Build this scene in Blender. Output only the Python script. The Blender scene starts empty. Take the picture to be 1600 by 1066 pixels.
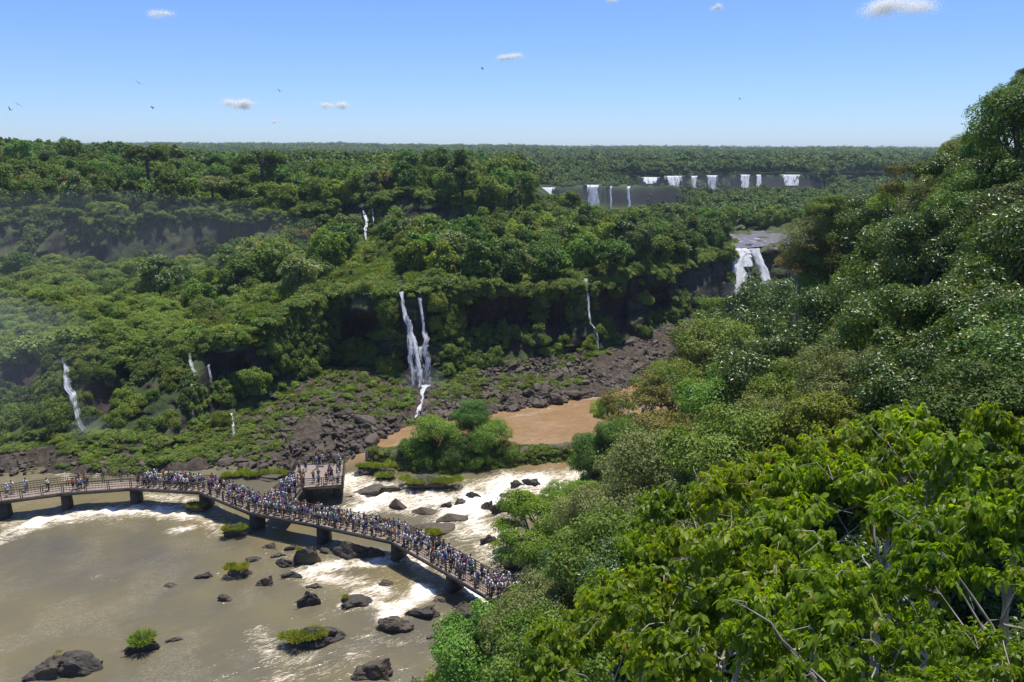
import bpy, bmesh, math, random
import numpy as np
from mathutils import Vector, Matrix

# ------------------------------------------------------------------ camera, sky, sun, exposure
SC = bpy.context.scene
COL = SC.collection
F = 1225.0
PITCH = math.atan(295 / F)
CAMZ = 44.0
cam_d = bpy.data.cameras.new('camera')
cam_d.sensor_width = 36.0
cam_d.lens = F / 1600 * 36
cam_d.clip_start = 0.3
cam_d.clip_end = 30000
cam = bpy.data.objects.new('camera', cam_d)
COL.objects.link(cam)
cam.location = (0, 0, CAMZ)
cam.rotation_euler = (math.pi / 2 - PITCH, 0, 0)
SC.camera = cam

SUN_EL, SUN_AZ = math.radians(76), math.radians(24)
world = bpy.data.worlds.new('World')
SC.world = world
world.use_nodes = True
wn = world.node_tree
sky = wn.nodes.new('ShaderNodeTexSky')
sky.sky_type = 'NISHITA'
sky.sun_disc = False
sky.sun_elevation = SUN_EL
sky.sun_rotation = SUN_AZ
sky.altitude = 200
sky.air_density = 1.0
sky.dust_density = 0.1
sky.ozone_density = 1.5
tint = wn.nodes.new('ShaderNodeMix')      # a clear, deep blue summer sky
tint.data_type = 'RGBA'
tint.blend_type = 'MULTIPLY'
tint.inputs[0].default_value = 1.0
tint.inputs[7].default_value = (.68, .88, 1.36, 1)
wn.links.new(sky.outputs[0], tint.inputs[6])
wn.links.new(tint.outputs[2], wn.nodes['Background'].inputs[0])
wn.nodes['Background'].inputs[1].default_value = 0.10

sd = bpy.data.lights.new('sun', 'SUN')
sd.energy = 5.0
sd.angle = math.radians(0.5)
sd.color = (1.0, 0.95, 0.86)
sun = bpy.data.objects.new('sun', sd)
COL.objects.link(sun)
svec = Vector((math.sin(SUN_AZ) * math.cos(SUN_EL), math.cos(SUN_AZ) * math.cos(SUN_EL), math.sin(SUN_EL)))
sun.rotation_euler = svec.to_track_quat('Z', 'Y').to_euler()
sun.location = (0, 0, 200)

SC.view_settings.view_transform = 'Standard'
SC.view_settings.look = 'None'
SC.view_settings.exposure = 0.2
SC.view_settings.gamma = 1.0
SC.render.engine = 'CYCLES'
cy = SC.cycles
cy.max_bounces = 6
cy.diffuse_bounces = 2
cy.glossy_bounces = 2
cy.transmission_bounces = 3
cy.transparent_max_bounces = 10
cy.volume_bounces = 0
cy.caustics_reflective = False
cy.caustics_refractive = False
cy.use_denoising = True

# ------------------------------------------------------------------ small maths
def U(px, py, z):
    """point of the place seen at photograph position (px, py), at height z"""
    d = (px - 800) / F
    u = (533 - py) / F
    Y = math.cos(PITCH) + u * math.sin(PITCH)
    Z = -math.sin(PITCH) + u * math.cos(PITCH)
    t = (z - CAMZ) / Z
    return d * t, Y * t

def ray(px, py, dist):
    d = Vector(((px - 800) / F, math.cos(PITCH) + (533 - py) / F * math.sin(PITCH), -math.sin(PITCH) + (533 - py) / F * math.cos(PITCH)))
    d.normalize()
    return Vector((0, 0, CAMZ)) + d * dist

def sstep(a, b, x):
    t = np.clip((np.asarray(x, float) - a) / (b - a), 0, 1)
    return t * t * (3 - 2 * t)

def hash3(ix, iy, iz, seed):
    h = (ix * 374761393 + iy * 668265263 + iz * 2147483647 + seed * 1274126177) & 0xFFFFFFFF
    h = ((h ^ (h >> 13)) * 1274126177) & 0xFFFFFFFF
    h = ((h ^ (h >> 16)) * 2246822519) & 0xFFFFFFFF
    return ((h ^ (h >> 15)) & 0xFFFFFF) / float(0xFFFFFF)

def vnoise(x, y, z=None, seed=0):
    x = np.asarray(x, float); y = np.asarray(y, float)
    z = np.zeros_like(x) if z is None else np.asarray(z, float)
    ix, iy, iz = np.floor(x).astype(np.int64), np.floor(y).astype(np.int64), np.floor(z).astype(np.int64)
    fx, fy, fz = x - ix, y - iy, z - iz
    fx = fx * fx * (3 - 2 * fx); fy = fy * fy * (3 - 2 * fy); fz = fz * fz * (3 - 2 * fz)
    r = 0
    for dx in (0, 1):
        for dy in (0, 1):
            for dz in (0, 1):
                w = (fx if dx else 1 - fx) * (fy if dy else 1 - fy) * (fz if dz else 1 - fz)
                r = r + w * hash3(ix + dx, iy + dy, iz + dz, seed)
    return r * 2 - 1

def fbm(x, y, z=None, seed=0, octs=4):
    r, a, s = 0, 0.5, 1.0
    for o in range(octs):
        r = r + a * vnoise(x * s, y * s, None if z is None else z * s, seed + o)
        a *= 0.5; s *= 2.03
    return r

def norm(v):
    return v / np.maximum(np.linalg.norm(v, axis=-1, keepdims=True), 1e-9)

# ------------------------------------------------------------------ mesh and object helpers
def np_mesh(name, verts, faces, mats=(), smooth=False, matidx=None, attrs=None):
    """faces: an int array (n, k) or a list of such arrays"""
    if isinstance(faces, np.ndarray):
        faces = [faces]
    faces = [np.asarray(f, np.int32) for f in faces if len(f)]
    me = bpy.data.meshes.new(name)
    me.vertices.add(len(verts))
    me.vertices.foreach_set('co', np.asarray(verts, np.float32).ravel())
    if faces:
        loops = np.concatenate([f.ravel() for f in faces])
        tot = np.concatenate([np.full(len(f), f.shape[1], np.int32) for f in faces])
        st = np.concatenate([[0], np.cumsum(tot)[:-1]]).astype(np.int32)
        me.loops.add(len(loops))
        me.loops.foreach_set('vertex_index', loops)
        me.polygons.add(len(tot))
        me.polygons.foreach_set('loop_start', st)
        me.polygons.foreach_set('loop_total', tot)
        if smooth:
            me.polygons.foreach_set('use_smooth', np.ones(len(tot), bool))
        if matidx is not None:
            me.polygons.foreach_set('material_index', np.asarray(matidx, np.int32))
    for m in mats:
        me.materials.append(m)
    for k, v in (attrs or {}).items():
        v = np.asarray(v, np.float32)
        t = 'FLOAT' if v.ndim == 1 else 'FLOAT_VECTOR'
        a = me.attributes.new(k, t, 'POINT')
        a.data.foreach_set('value' if t == 'FLOAT' else 'vector', v.ravel())
    me.update(calc_edges=True)
    return me

def link(name, data, parent=None, loc=None):
    o = bpy.data.objects.new(name, data)
    COL.objects.link(o)
    if parent is not None:
        o.parent = parent
    if loc is not None:
        o.location = loc
    return o

def tag(o, label=None, cat=None, group=None, kind=None):
    if label: o['label'] = label
    if cat: o['category'] = cat
    if group: o['group'] = group
    if kind: o['kind'] = kind
    return o

class MB:
    """collects boxes, bars and tubes into one mesh"""
    def __init__(self):
        self.v, self.f, self.n = [], [], 0
    def add(self, v, f):
        self.v.append(np.asarray(v, float)); self.f.append(np.asarray(f, int) + self.n); self.n += len(v)
    def box(self, c, s, ax=None):
        c = np.asarray(c, float)
        k = np.array([[x, y, z] for x in (-.5, .5) for y in (-.5, .5) for z in (-.5, .5)]) * np.asarray(s, float)
        if ax is not None:
            k = k @ np.asarray(ax, float)
        self.add(k + c, [[0, 1, 3, 2], [4, 6, 7, 5], [0, 4, 5, 1], [2, 3, 7, 6], [0, 2, 6, 4], [1, 5, 7, 3]])
    def bar(self, a, b, w, h):
        a, b = np.asarray(a, float), np.asarray(b, float)
        d = b - a; L = np.linalg.norm(d); d = d / L
        up = np.array([0, 0, 1.]) if abs(d[2]) < .95 else np.array([0, 1., 0])
        s = np.cross(up, d); s /= np.linalg.norm(s); u = np.cross(d, s)
        self.box((a + b) / 2, (L, w, h), np.array([d, s, u]))
    def tube(self, pts, rad, n=6):
        pts = np.asarray(pts, float); m = len(pts)
        t = norm(np.gradient(pts, axis=0))
        ref = np.array([0.31, 0.52, 0.79])
        s = norm(np.cross(t, ref)); u = np.cross(t, s)
        a = np.arange(n) / n * 2 * math.pi
        ring = pts[:, None, :] + np.asarray(rad, float)[:, None, None] * (np.cos(a)[None, :, None] * s[:, None, :] + np.sin(a)[None, :, None] * u[:, None, :])
        i = np.arange(m - 1)[:, None]; j = np.arange(n)[None, :]; j2 = (j + 1) % n
        self.add(ring.reshape(-1, 3), np.stack([i * n + j, i * n + j2, (i + 1) * n + j2, (i + 1) * n + j], -1).reshape(-1, 4))
    def mesh(self, name, mat, smooth=False):
        return np_mesh(name, np.concatenate(self.v), np.concatenate(self.f), [mat], smooth)

# ------------------------------------------------------------------ materials
class NT:
    def __init__(self, name):
        self.m = bpy.data.materials.new(name)
        self.m.use_nodes = True
        self.t = self.m.node_tree
        self.t.nodes.clear()
        self.out = self.t.nodes.new('ShaderNodeOutputMaterial')
    def n(self, typ, ins=None, **props):
        nd = self.t.nodes.new('ShaderNode' + typ)
        for k, v in props.items():
            setattr(nd, k, v)
        for k, v in (ins or {}).items():
            self.set(nd.inputs[k], v)
        return nd
    def set(self, sock, v):
        if isinstance(v, bpy.types.NodeSocket):
            self.t.links.new(v, sock)
        elif isinstance(v, bpy.types.Node):
            self.t.links.new(v.outputs[0], sock)
        else:
            if sock.type == 'RGBA' and len(v) == 3:
                v = (*v, 1)
            sock.default_value = v
    def mix(self, f, a, b, blend='MIX'):
        nd = self.n('Mix', data_type='RGBA', blend_type=blend)
        self.set(nd.inputs[0], f); self.set(nd.inputs[6], a); self.set(nd.inputs[7], b)
        return nd.outputs[2]
    def ramp(self, v, a, b, lo=0., hi=1.):
        nd = self.n('MapRange', {0: v, 1: a, 2: b, 3: lo, 4: hi}, interpolation_type='SMOOTHSTEP')
        return nd.outputs[0]
    def math(self, op, a, b=0.):
        return self.n('Math', {0: a, 1: b}, operation=op).outputs[0]
    def noise(self, scale, vec=None, detail=4., rough=.55, dist=0.):
        nd = self.n('TexNoise', {'Scale': scale, 'Detail': detail, 'Roughness': rough, 'Distortion': dist})
        if vec is not None:
            self.set(nd.inputs['Vector'], vec)
        return nd.outputs[0]
    def pos(self, sc=None):
        g = self.n('NewGeometry').outputs['Position']
        if sc is None:
            return g
        return self.n('VectorMath', {0: g, 1: sc}, operation='MULTIPLY').outputs[0]
    def obj(self):
        return self.n('TexCoord').outputs['Object']
    def attr(self, name, out='Fac'):
        return self.n('Attribute', attribute_name=name).outputs[out]
    def done(self, sh):
        self.t.links.new(sh.outputs[0] if isinstance(sh, bpy.types.Node) else sh, self.out.inputs[0])
        return self.m

LIFT = (2.15, 2.0, 1.35)
def leaf_mat(name, col, col2, trans=0.35, rough=0.45, var=0.55, scale=1.2, hue=0.026, spec=0.22, tcol=(1.35, 1.25, .5)):
    t = NT(name)
    col = tuple(a * b for a, b in zip(col, LIFT)); col2 = tuple(a * b for a, b in zip(col2, LIFT))
    r = t.n('ObjectInfo').outputs['Random']
    n = t.noise(scale, t.obj(), 3.)
    c = t.mix(t.ramp(n, .32, .68), col, col2)
    lr = t.attr('leaf_tone')                 # every leaf a little different, a few of them yellowing
    c = t.mix(1., c, t.n('CombineXYZ', {0: t.n('MapRange', {0: lr, 1: 0., 2: 1., 3: .78, 4: 1.22}).outputs[0], 1: t.n('MapRange', {0: lr, 1: 0., 2: 1., 3: .82, 4: 1.18}).outputs[0], 2: 1.}).outputs[0], 'MULTIPLY')
    c = t.mix(t.ramp(lr, .975, .985), c, (.30, .24, .04))
    hs = t.n('HueSaturation', {'Color': c})
    t.set(hs.inputs['Hue'], t.math('ADD', t.math('MULTIPLY', r, hue * 2), .5 - hue))
    r2 = t.math('FRACT', t.math('MULTIPLY', r, 7.31))
    t.set(hs.inputs['Value'], t.math('ADD', t.math('MULTIPLY', r2, var), 1 - var * .5))
    b = t.n('BsdfPrincipled', {'Base Color': hs.outputs[0], 'Roughness': rough, 'Specular IOR Level': spec})
    tc = t.mix(1., hs.outputs[0], tcol, 'MULTIPLY')
    tr = t.n('BsdfTranslucent', {'Color': tc})
    m = t.n('MixShader', {0: trans, 1: b, 2: tr})
    return t.done(m)

def plain_mat(name, col, rough=.7, col2=None, scale=4., spec=.3):
    t = NT(name)
    c = col if col2 is None else t.mix(t.ramp(t.noise(scale, t.obj()), .35, .65), col, col2)
    return t.done(t.n('BsdfPrincipled', {'Base Color': c, 'Roughness': rough, 'Specular IOR Level': spec}))

BARK = plain_mat('bark', (.10, .085, .07), .85, (.05, .042, .034), 6.)
PALE_BARK = plain_mat('pale_bark', (.40, .37, .32), .8, (.22, .19, .16), 8.)
TWIG = plain_mat('twig_bark', (.40, .37, .32), .8, (.20, .18, .15), 5.)

# leaf colours named by what one sees
TONES = {
    'dark green': leaf_mat('leaf_dark_green', (.040, .075, .020), (.062, .105, .026), .28, .5),
    'mid green': leaf_mat('leaf_mid_green', (.058, .108, .024), (.088, .145, .034), .30, .5),
    'yellowish green': leaf_mat('leaf_yellowish_green', (.085, .140, .026), (.125, .180, .036), .33, .5),
    'greyish green': leaf_mat('leaf_greyish_green', (.070, .098, .045), (.105, .135, .065), .28, .5),
    'olive brown': leaf_mat('leaf_olive_brown', (.085, .090, .028), (.115, .105, .042), .28, .55),
}
LEAF_GLOSSY = leaf_mat('leaf_glossy', (.036, .066, .017), (.060, .098, .024), .30, .34, .4, 1.5, .014, .45)
LEAF_BROAD = leaf_mat('leaf_broad', (.070, .112, .012), (.112, .158, .017), .54, .42, .30, .8, .014, .34, (1.75, 1.75, .36))
LEAF_FEATHER = leaf_mat('leaf_feather', (.065, .140, .020), (.10, .185, .026), .38, .5, .2, 1.5)
LEAF_SHRUB = leaf_mat('leaf_shrub', (.062, .100, .028), (.105, .145, .042), .3, .55, .6, .8, .02)
LEAF_REED = leaf_mat('leaf_reed', (.085, .135, .032), (.125, .170, .048), .32, .55, .5, .8, .02)
LEAF_VINE = leaf_mat('leaf_vine', (.048, .078, .028), (.080, .116, .040), .25, .6, .6, .8, .02)
LEAF_FAR = leaf_mat('leaf_far', (.042, .078, .022), (.068, .108, .030), .25, .6, .75, .2, .022)
GRASS = leaf_mat('leaf_grass', (.100, .140, .026), (.150, .180, .040), .35, .55, .3, 2.)

def rock_mat(name, c1, c2, c3, moss=0.0, bump=.5):
    t = NT(name)
    p = t.pos()
    n1 = t.noise(.35, p, 5.)
    n2 = t.noise(2.6, p, 6., .65)
    c = t.mix(t.ramp(n1, .35, .65), c1, c2)
    c = t.mix(t.ramp(n2, .5, .75), c, c3)
    g = t.n('SeparateXYZ', {0: t.n('NewGeometry').outputs['Normal']}).outputs[2]
    if moss > 0:
        f = t.math('MULTIPLY', t.ramp(g, .15, .8), t.ramp(t.noise(.5, p, 5.), .62 - moss * .3, .72 - moss * .3))
        c = t.mix(f, c, (.07, .10, .028))
    bp = t.n('Bump', {'Strength': bump, 'Distance': .15, 'Height': n2})
    return t.done(t.n('BsdfPrincipled', {'Base Color': c, 'Roughness': .72, 'Normal': bp.outputs[0], 'Specular IOR Level': .35}))

ROCK = rock_mat('basalt_rock', (.070, .055, .040), (.105, .083, .060), (.155, .130, .098))
WET_ROCK = rock_mat('wet_basalt', (.040, .034, .028), (.064, .055, .045), (.100, .088, .072))

def terrain_mat():
    t = NT('far_bank_ground')
    p = t.pos()
    up = t.n('SeparateXYZ', {0: t.n('NewGeometry').outputs['Normal']}).outputs[2]
    streak = t.noise(1., t.pos((1.1, 1.1, .16)), 6., .65)
    rock = t.mix(t.ramp(streak, .35, .7), (.020, .018, .018), (.060, .050, .043))
    rock = t.mix(t.ramp(t.noise(.08, p, 3.), .5, .7), rock, (.075, .050, .037))
    rock = t.mix(t.ramp(t.noise(1., t.pos((4.5, 4.5, .9)), 6., .7), .42, .7), rock, (.016, .014, .014))
    green = t.mix(t.ramp(t.noise(.3, p, 5.), .4, .65), (.040, .065, .020), (.085, .115, .032))
    soil = t.mix(t.ramp(t.noise(.9, p, 5.), .45, .7), green, (.085, .065, .045))
    f = t.math('MULTIPLY', t.ramp(up, .25, .7), t.ramp(t.noise(.22, p, 5.), .28, .42))
    patch = t.math('MULTIPLY', t.ramp(t.noise(.17, p, 6., .6), .52, .6), .8)
    steep = t.math('SUBTRACT', 1., t.math('MULTIPLY', t.attr('cliff'), .75))
    c = t.mix(t.math('MAXIMUM', f, t.math('MULTIPLY', patch, steep)), rock, soil)
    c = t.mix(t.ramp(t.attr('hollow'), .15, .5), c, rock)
    c = t.mix(t.attr('shore'), c, t.mix(t.ramp(t.noise(1.4, p, 5.), .4, .65), (.050, .039, .028), (.095, .076, .055)))
    bp = t.n('Bump', {'Strength': .8, 'Distance': .4, 'Height': streak})
    return t.done(t.n('BsdfPrincipled', {'Base Color': c, 'Roughness': .85, 'Normal': bp.outputs[0], 'Specular IOR Level': .2}))

def hills_mat():
    t = NT('far_hills_ground')
    p = t.pos()
    up = t.n('SeparateXYZ', {0: t.n('NewGeometry').outputs['Normal']}).outputs[2]
    g = t.mix(t.ramp(t.noise(.05, p, 6.), .4, .6), (.028, .050, .017), (.055, .085, .026))
    c = t.mix(t.ramp(up, .3, .8), (.040, .034, .032), g)
    return t.done(t.n('BsdfPrincipled', {'Base Color': c, 'Roughness': .9, 'Specular IOR Level': .1}))

def water_mat():
    t = NT('muddy_river')
    p = t.pos()
    fo = t.attr('foam')
    br = t.attr('brown')
    # stretched along the flow (right-back to left-front)
    mp = t.n('Mapping', {'Vector': p, 'Rotation': (0, 0, math.radians(30)), 'Scale': (1., .28, 1.)}, vector_type='TEXTURE')
    mp.inputs['Scale'].default_value = (1., .30, 1.)
    n1 = t.noise(.75, mp.outputs[0], 8., .68, 1.2)
    n2 = t.noise(2.4, mp.outputs[0], 7., .7, .8)
    n = t.math('ADD', t.math('MULTIPLY', n1, .6), t.math('MULTIPLY', n2, .4))
    thr = t.n('MapRange', {0: fo, 1: 0., 2: 1., 3: .78, 4: .255}).outputs[0]
    foam = t.ramp(t.math('SUBTRACT', n, thr), -.06, .10)
    muddy = t.mix(t.ramp(t.noise(.06, p, 4.), .35, .65), (.180, .148, .068), (.134, .117, .068))
    brown = t.mix(t.ramp(t.noise(.5, mp.outputs[0], 4.), .35, .65), (.31, .192, .092), (.26, .163, .080))
    c = t.mix(br, muddy, brown)
    fine = t.noise(1.0, mp.outputs[0], 3.5, .6, 2.6)
    ridge = t.math('ABSOLUTE', t.math('SUBTRACT', fine, .5))
    lines = t.math('MULTIPLY', t.ramp(ridge, .035, .0), t.ramp(t.noise(.14, p, 5.), .46, .60))
    c = t.mix(t.math('MULTIPLY', lines, .5), c, (.46, .41, .31))
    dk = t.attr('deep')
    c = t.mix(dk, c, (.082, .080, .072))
    tanf = t.mix(t.ramp(t.math('SUBTRACT', n, thr), .0, .25), (.62, .52, .36), (.93, .92, .89))
    c = t.mix(foam, c, tanf)
    rn = t.noise(1.5, mp.outputs[0], 4., .55, .5)
    rb = t.noise(.5, mp.outputs[0], 4., .6, .8)
    h = t.math('ADD', t.math('MULTIPLY', rn, .35), t.math('ADD', t.math('MULTIPLY', rb, .9), t.math('MULTIPLY', foam, .4)))
    bp = t.n('Bump', {'Strength': .42, 'Distance': .30, 'Height': h})
    rough = t.n('MapRange', {0: foam, 1: 0., 2: 1., 3: .16, 4: .8}).outputs[0]
    return t.done(t.n('BsdfPrincipled', {'Base Color': c, 'Roughness': rough, 'Normal': bp.outputs[0], 'IOR': 1.33}))

def upper_water_mat():
    t = NT('upper_river_water')
    p = t.pos((1., .35, 1.))
    n = t.noise(.5, p, 6., .65, .5)
    c = t.mix(t.ramp(n, .56, .68), (.13, .105, .085), (.6, .58, .54))
    bp = t.n('Bump', {'Strength': .4, 'Distance': .2, 'Height': n})
    return t.done(t.n('BsdfPrincipled', {'Base Color': c, 'Roughness': .42, 'Normal': bp.outputs[0]}))

def fall_mat(name='falling_water', dens=.5, fs=2.4):
    t = NT(name)
    uv = t.attr('fall_uv', 'Vector')
    sx = t.n('VectorMath', {0: uv, 1: (1., .16, 1.)}, operation='MULTIPLY').outputs[0]
    n = t.noise(fs, sx, 7., .68, .4)
    n2 = t.noise(fs * 1.9, sx, 5., .6, .3)
    s = t.math('ADD', t.math('MULTIPLY', n, .6), t.math('MULTIPLY', n2, .4))
    ed = t.attr('fall_edge')
    a = t.ramp(t.math('ADD', s, ed), 1.0 - dens, 1.16 - dens)
    c = t.mix(t.ramp(s, .35, .6), (.62, .63, .64), (.92, .93, .94))
    b = t.n('BsdfPrincipled', {'Base Color': c, 'Roughness': .8, 'Specular IOR Level': .1})
    tl = t.n('BsdfTranslucent', {'Color': (.9, .92, .95)})
    m1 = t.n('MixShader', {0: .4, 1: b, 2: tl})
    m = t.n('MixShader', {0: a, 1: t.n('BsdfTransparent'), 2: m1})
    return t.done(m)

M_TERR, M_HILL, M_WATER, M_UPW = terrain_mat(), hills_mat(), water_mat(), upper_water_mat()
M_FALL, M_FALLTHIN = fall_mat('falling_water', .585), fall_mat('thin_falling_water', .50)
M_FALLFAR = fall_mat('far_falling_water', .64, .45)
M_FALLBIG = fall_mat('thick_falling_water', .74)

# ------------------------------------------------------------------ the lie of the land
KX = [-320, -122, -95, -76, -68, -58, -51, -47, -43, -39, -34, -23, -16, -2, 7, 13, 18, 30, 45, 60, 66, 96, 104, 300]
S_ = [92, 100, 101, 102, 102, 103, 103, 104, 104, 104, 104, 106.5, 121, 126, 130, 134, 138, 152, 175, 205, 222, 236, 236, 236]
B_ = [104, 108, 109, 110, 112, 111, 108, 117, 121, 131, 142, 136, 134.5, 145, 149, 151, 155, 169, 190, 218, 226, 246, 246, 246]
zB = [2.5, 2.5, 2.5, 2.5, 3, 3, 3, 3, 3.5, 4, 5, 5, 4.5, 5, 5, 5, 5, 5, 5, 4, 3, 3, 3, 3]
T_ = [120, 128, 130, 128, 121, 128, 126, 126, 126, 137, 147, 142, 141, 151, 155, 156, 160, 174, 196, 224, 235, 254, 254, 254]
zT = [11, 11, 12, 13, 12.3, 13, 13, 13.5, 14.5, 17, 18, 18, 18.2, 18.5, 18.5, 18.5, 18, 17.5, 17, 16.5, 15.2, 15.2, 17, 20]
CB = [180, 186, 191, 198, 205, 212, 220, 222, 214, 208, 207, 209, 211, 232, 245, 250, 252, 255, 255, 258, 268, 272, 275, 275]
zCB = [17, 17, 16.5, 17, 18, 18.5, 19.5, 20, 21, 22, 22, 22, 22, 22, 21, 20, 19.5, 19, 18, 16.5, 15.3, 15.3, 17, 20]
CT = [190, 196, 198, 205, 212, 219, 227, 229, 221, 215, 214, 216, 218, 240, 256, 262, 265, 270, 272, 276, 285, 288, 290, 290]
zCT = [28, 28, 28.5, 29, 29, 29.5, 30, 30.5, 31, 31.5, 31.7, 31.7, 31.5, 31, 29, 24, 20, 17, 16.5, 15.5, 15.3, 16, 18, 22]

ROUGH = {}
def PI_(arr, x):
    r = np.interp(x, KX, arr)
    if id(arr) in ROUGH:
        amp, sd_ = ROUGH[id(arr)]
        x = np.asarray(x, float)
        r = r + amp * fbm(x * .11 + sd_, x * 0 + sd_, seed=sd_, octs=4)
    return r

def hfar(x, y):
    x = np.asarray(x, float); y = np.asarray(y, float)
    q = x / np.maximum(y, 1)
    base = np.interp(q, [-1.2, -.75, -.55, -.35, 0, .03, .06, .12, .5, .9], [46, 42, 36, 32, 30.5, 27, 17, 13.5, 13.5, 24])
    # first line of falls, second line of falls
    e1 = 450 + 6 * np.sin(x * .07) + 4 * np.sin(x * .19)
    e2 = 650 + 8 * np.sin(x * .05)
    f1 = sstep(0, 7, y - e1) * (1 - sstep(.20, .235, q)) * (1 - sstep(470, 520, y))
    f2 = sstep(0, 8, y - e2)
    f2 = np.where(q < .14, sstep(500, 620, y), f2)
    h = base
    h = h + np.where(q > .02, (25.2 + 1.6 * fbm(x * .09, y * .03, seed=17) - h) * f1, 0)
    far = 26.0 + 13 * sstep(800, 2600, y) + np.interp(q, [-.75, -.3, 0, .3, .5], [14, 13, 7, 2, 0]) * sstep(900, 2500, y)
    w2 = np.where(q > .02, f2, sstep(420, 1100, y))
    h = h * (1 - w2) + far * w2
    h = h + fbm(x * .006, y * .006, seed=3) * 7 * sstep(500, 1600, y)
    return h + fbm(x * .03, y * .03, seed=8) * 1.6

def far_ground(x, y):
    """height of the far bank"""
    x = np.asarray(x, float); y = np.asarray(y, float)
    s, b, t, c, d = (PI_(a, x) for a in (S_, B_, T_, CB, CT))
    h = np.where(y < s, -3 + 3 * (y - s + 3) / 3, 0)
    h = np.where(y < s, np.clip((y - s) * .8, -3, 0), 0)
    zb, zt, zc, zd = (PI_(a, x) for a in (zB, zT, zCB, zCT))
    w0 = water_level(x, s)
    h = np.where((y >= s) & (y < b), w0 + (zb - w0) * (y - s) / np.maximum(b - s, .1), h)
    h = np.where((y >= b) & (y < t), zb + (zt - zb) * (y - b) / (t - b), h)
    h = np.where((y >= t) & (y < c), zt + (zc - zt) * (y - t) / (c - t), h)
    h = np.where((y >= c) & (y < d), zc + (zd - zc) * (y - c) / (d - c), h)
    k = sstep(0, 1, (y - d) / np.maximum(318 - d, 1))
    h = np.where(y >= d, zd * (1 - k) + hfar(x, np.maximum(y, 318)) * k, h)
    return h

def water_level(x, y):
    x = np.asarray(x, float); y = np.asarray(y, float)
    w = 1.1 * sstep(86, 102, y + .10 * x) * sstep(-27, -20, x)
    return w + 2.0 * sstep(150, 215, y)

ROUGH.update({id(T_): (4.5, 2), id(B_): (2.2, 3), id(CT): (6., 4), id(CB): (3., 5), id(zT): (3.0, 6), id(zCT): (3.5, 7), id(S_): (2.0, 8)})
# right bank: shoreline x as a function of y
RY = [-40, 0, 25, 40, 50, 60, 67, 80, 95, 106, 118, 140, 165, 190, 215, 235, 260, 320]
RX = [-34, -28, -24, -17, -10, -4, 0, 5, 9, 14, 25, 41, 55, 72, 88, 97, 112, 150]
def near_ground(x, y):
    x = np.asarray(x, float); y = np.asarray(y, float)
    s = x - np.interp(y, RY, RX)
    k = np.interp(y, [0, 30, 60, 90, 120, 150, 200, 240], [.80, .80, .74, .70, .56, .40, .34, .34])
    h = np.where(s > 0, k * s, s * .9)
    cap = np.interp(y, [0, 60, 90, 120, 160, 240, 320], [34, 38, 40, 34, 26, 18, 16])
    h = np.where(h > cap * .8, cap * .8 + (h - cap * .8) * .25, h)
    return np.maximum(h, -3) + fbm(x * .15, y * .15, seed=5) * .6

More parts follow.
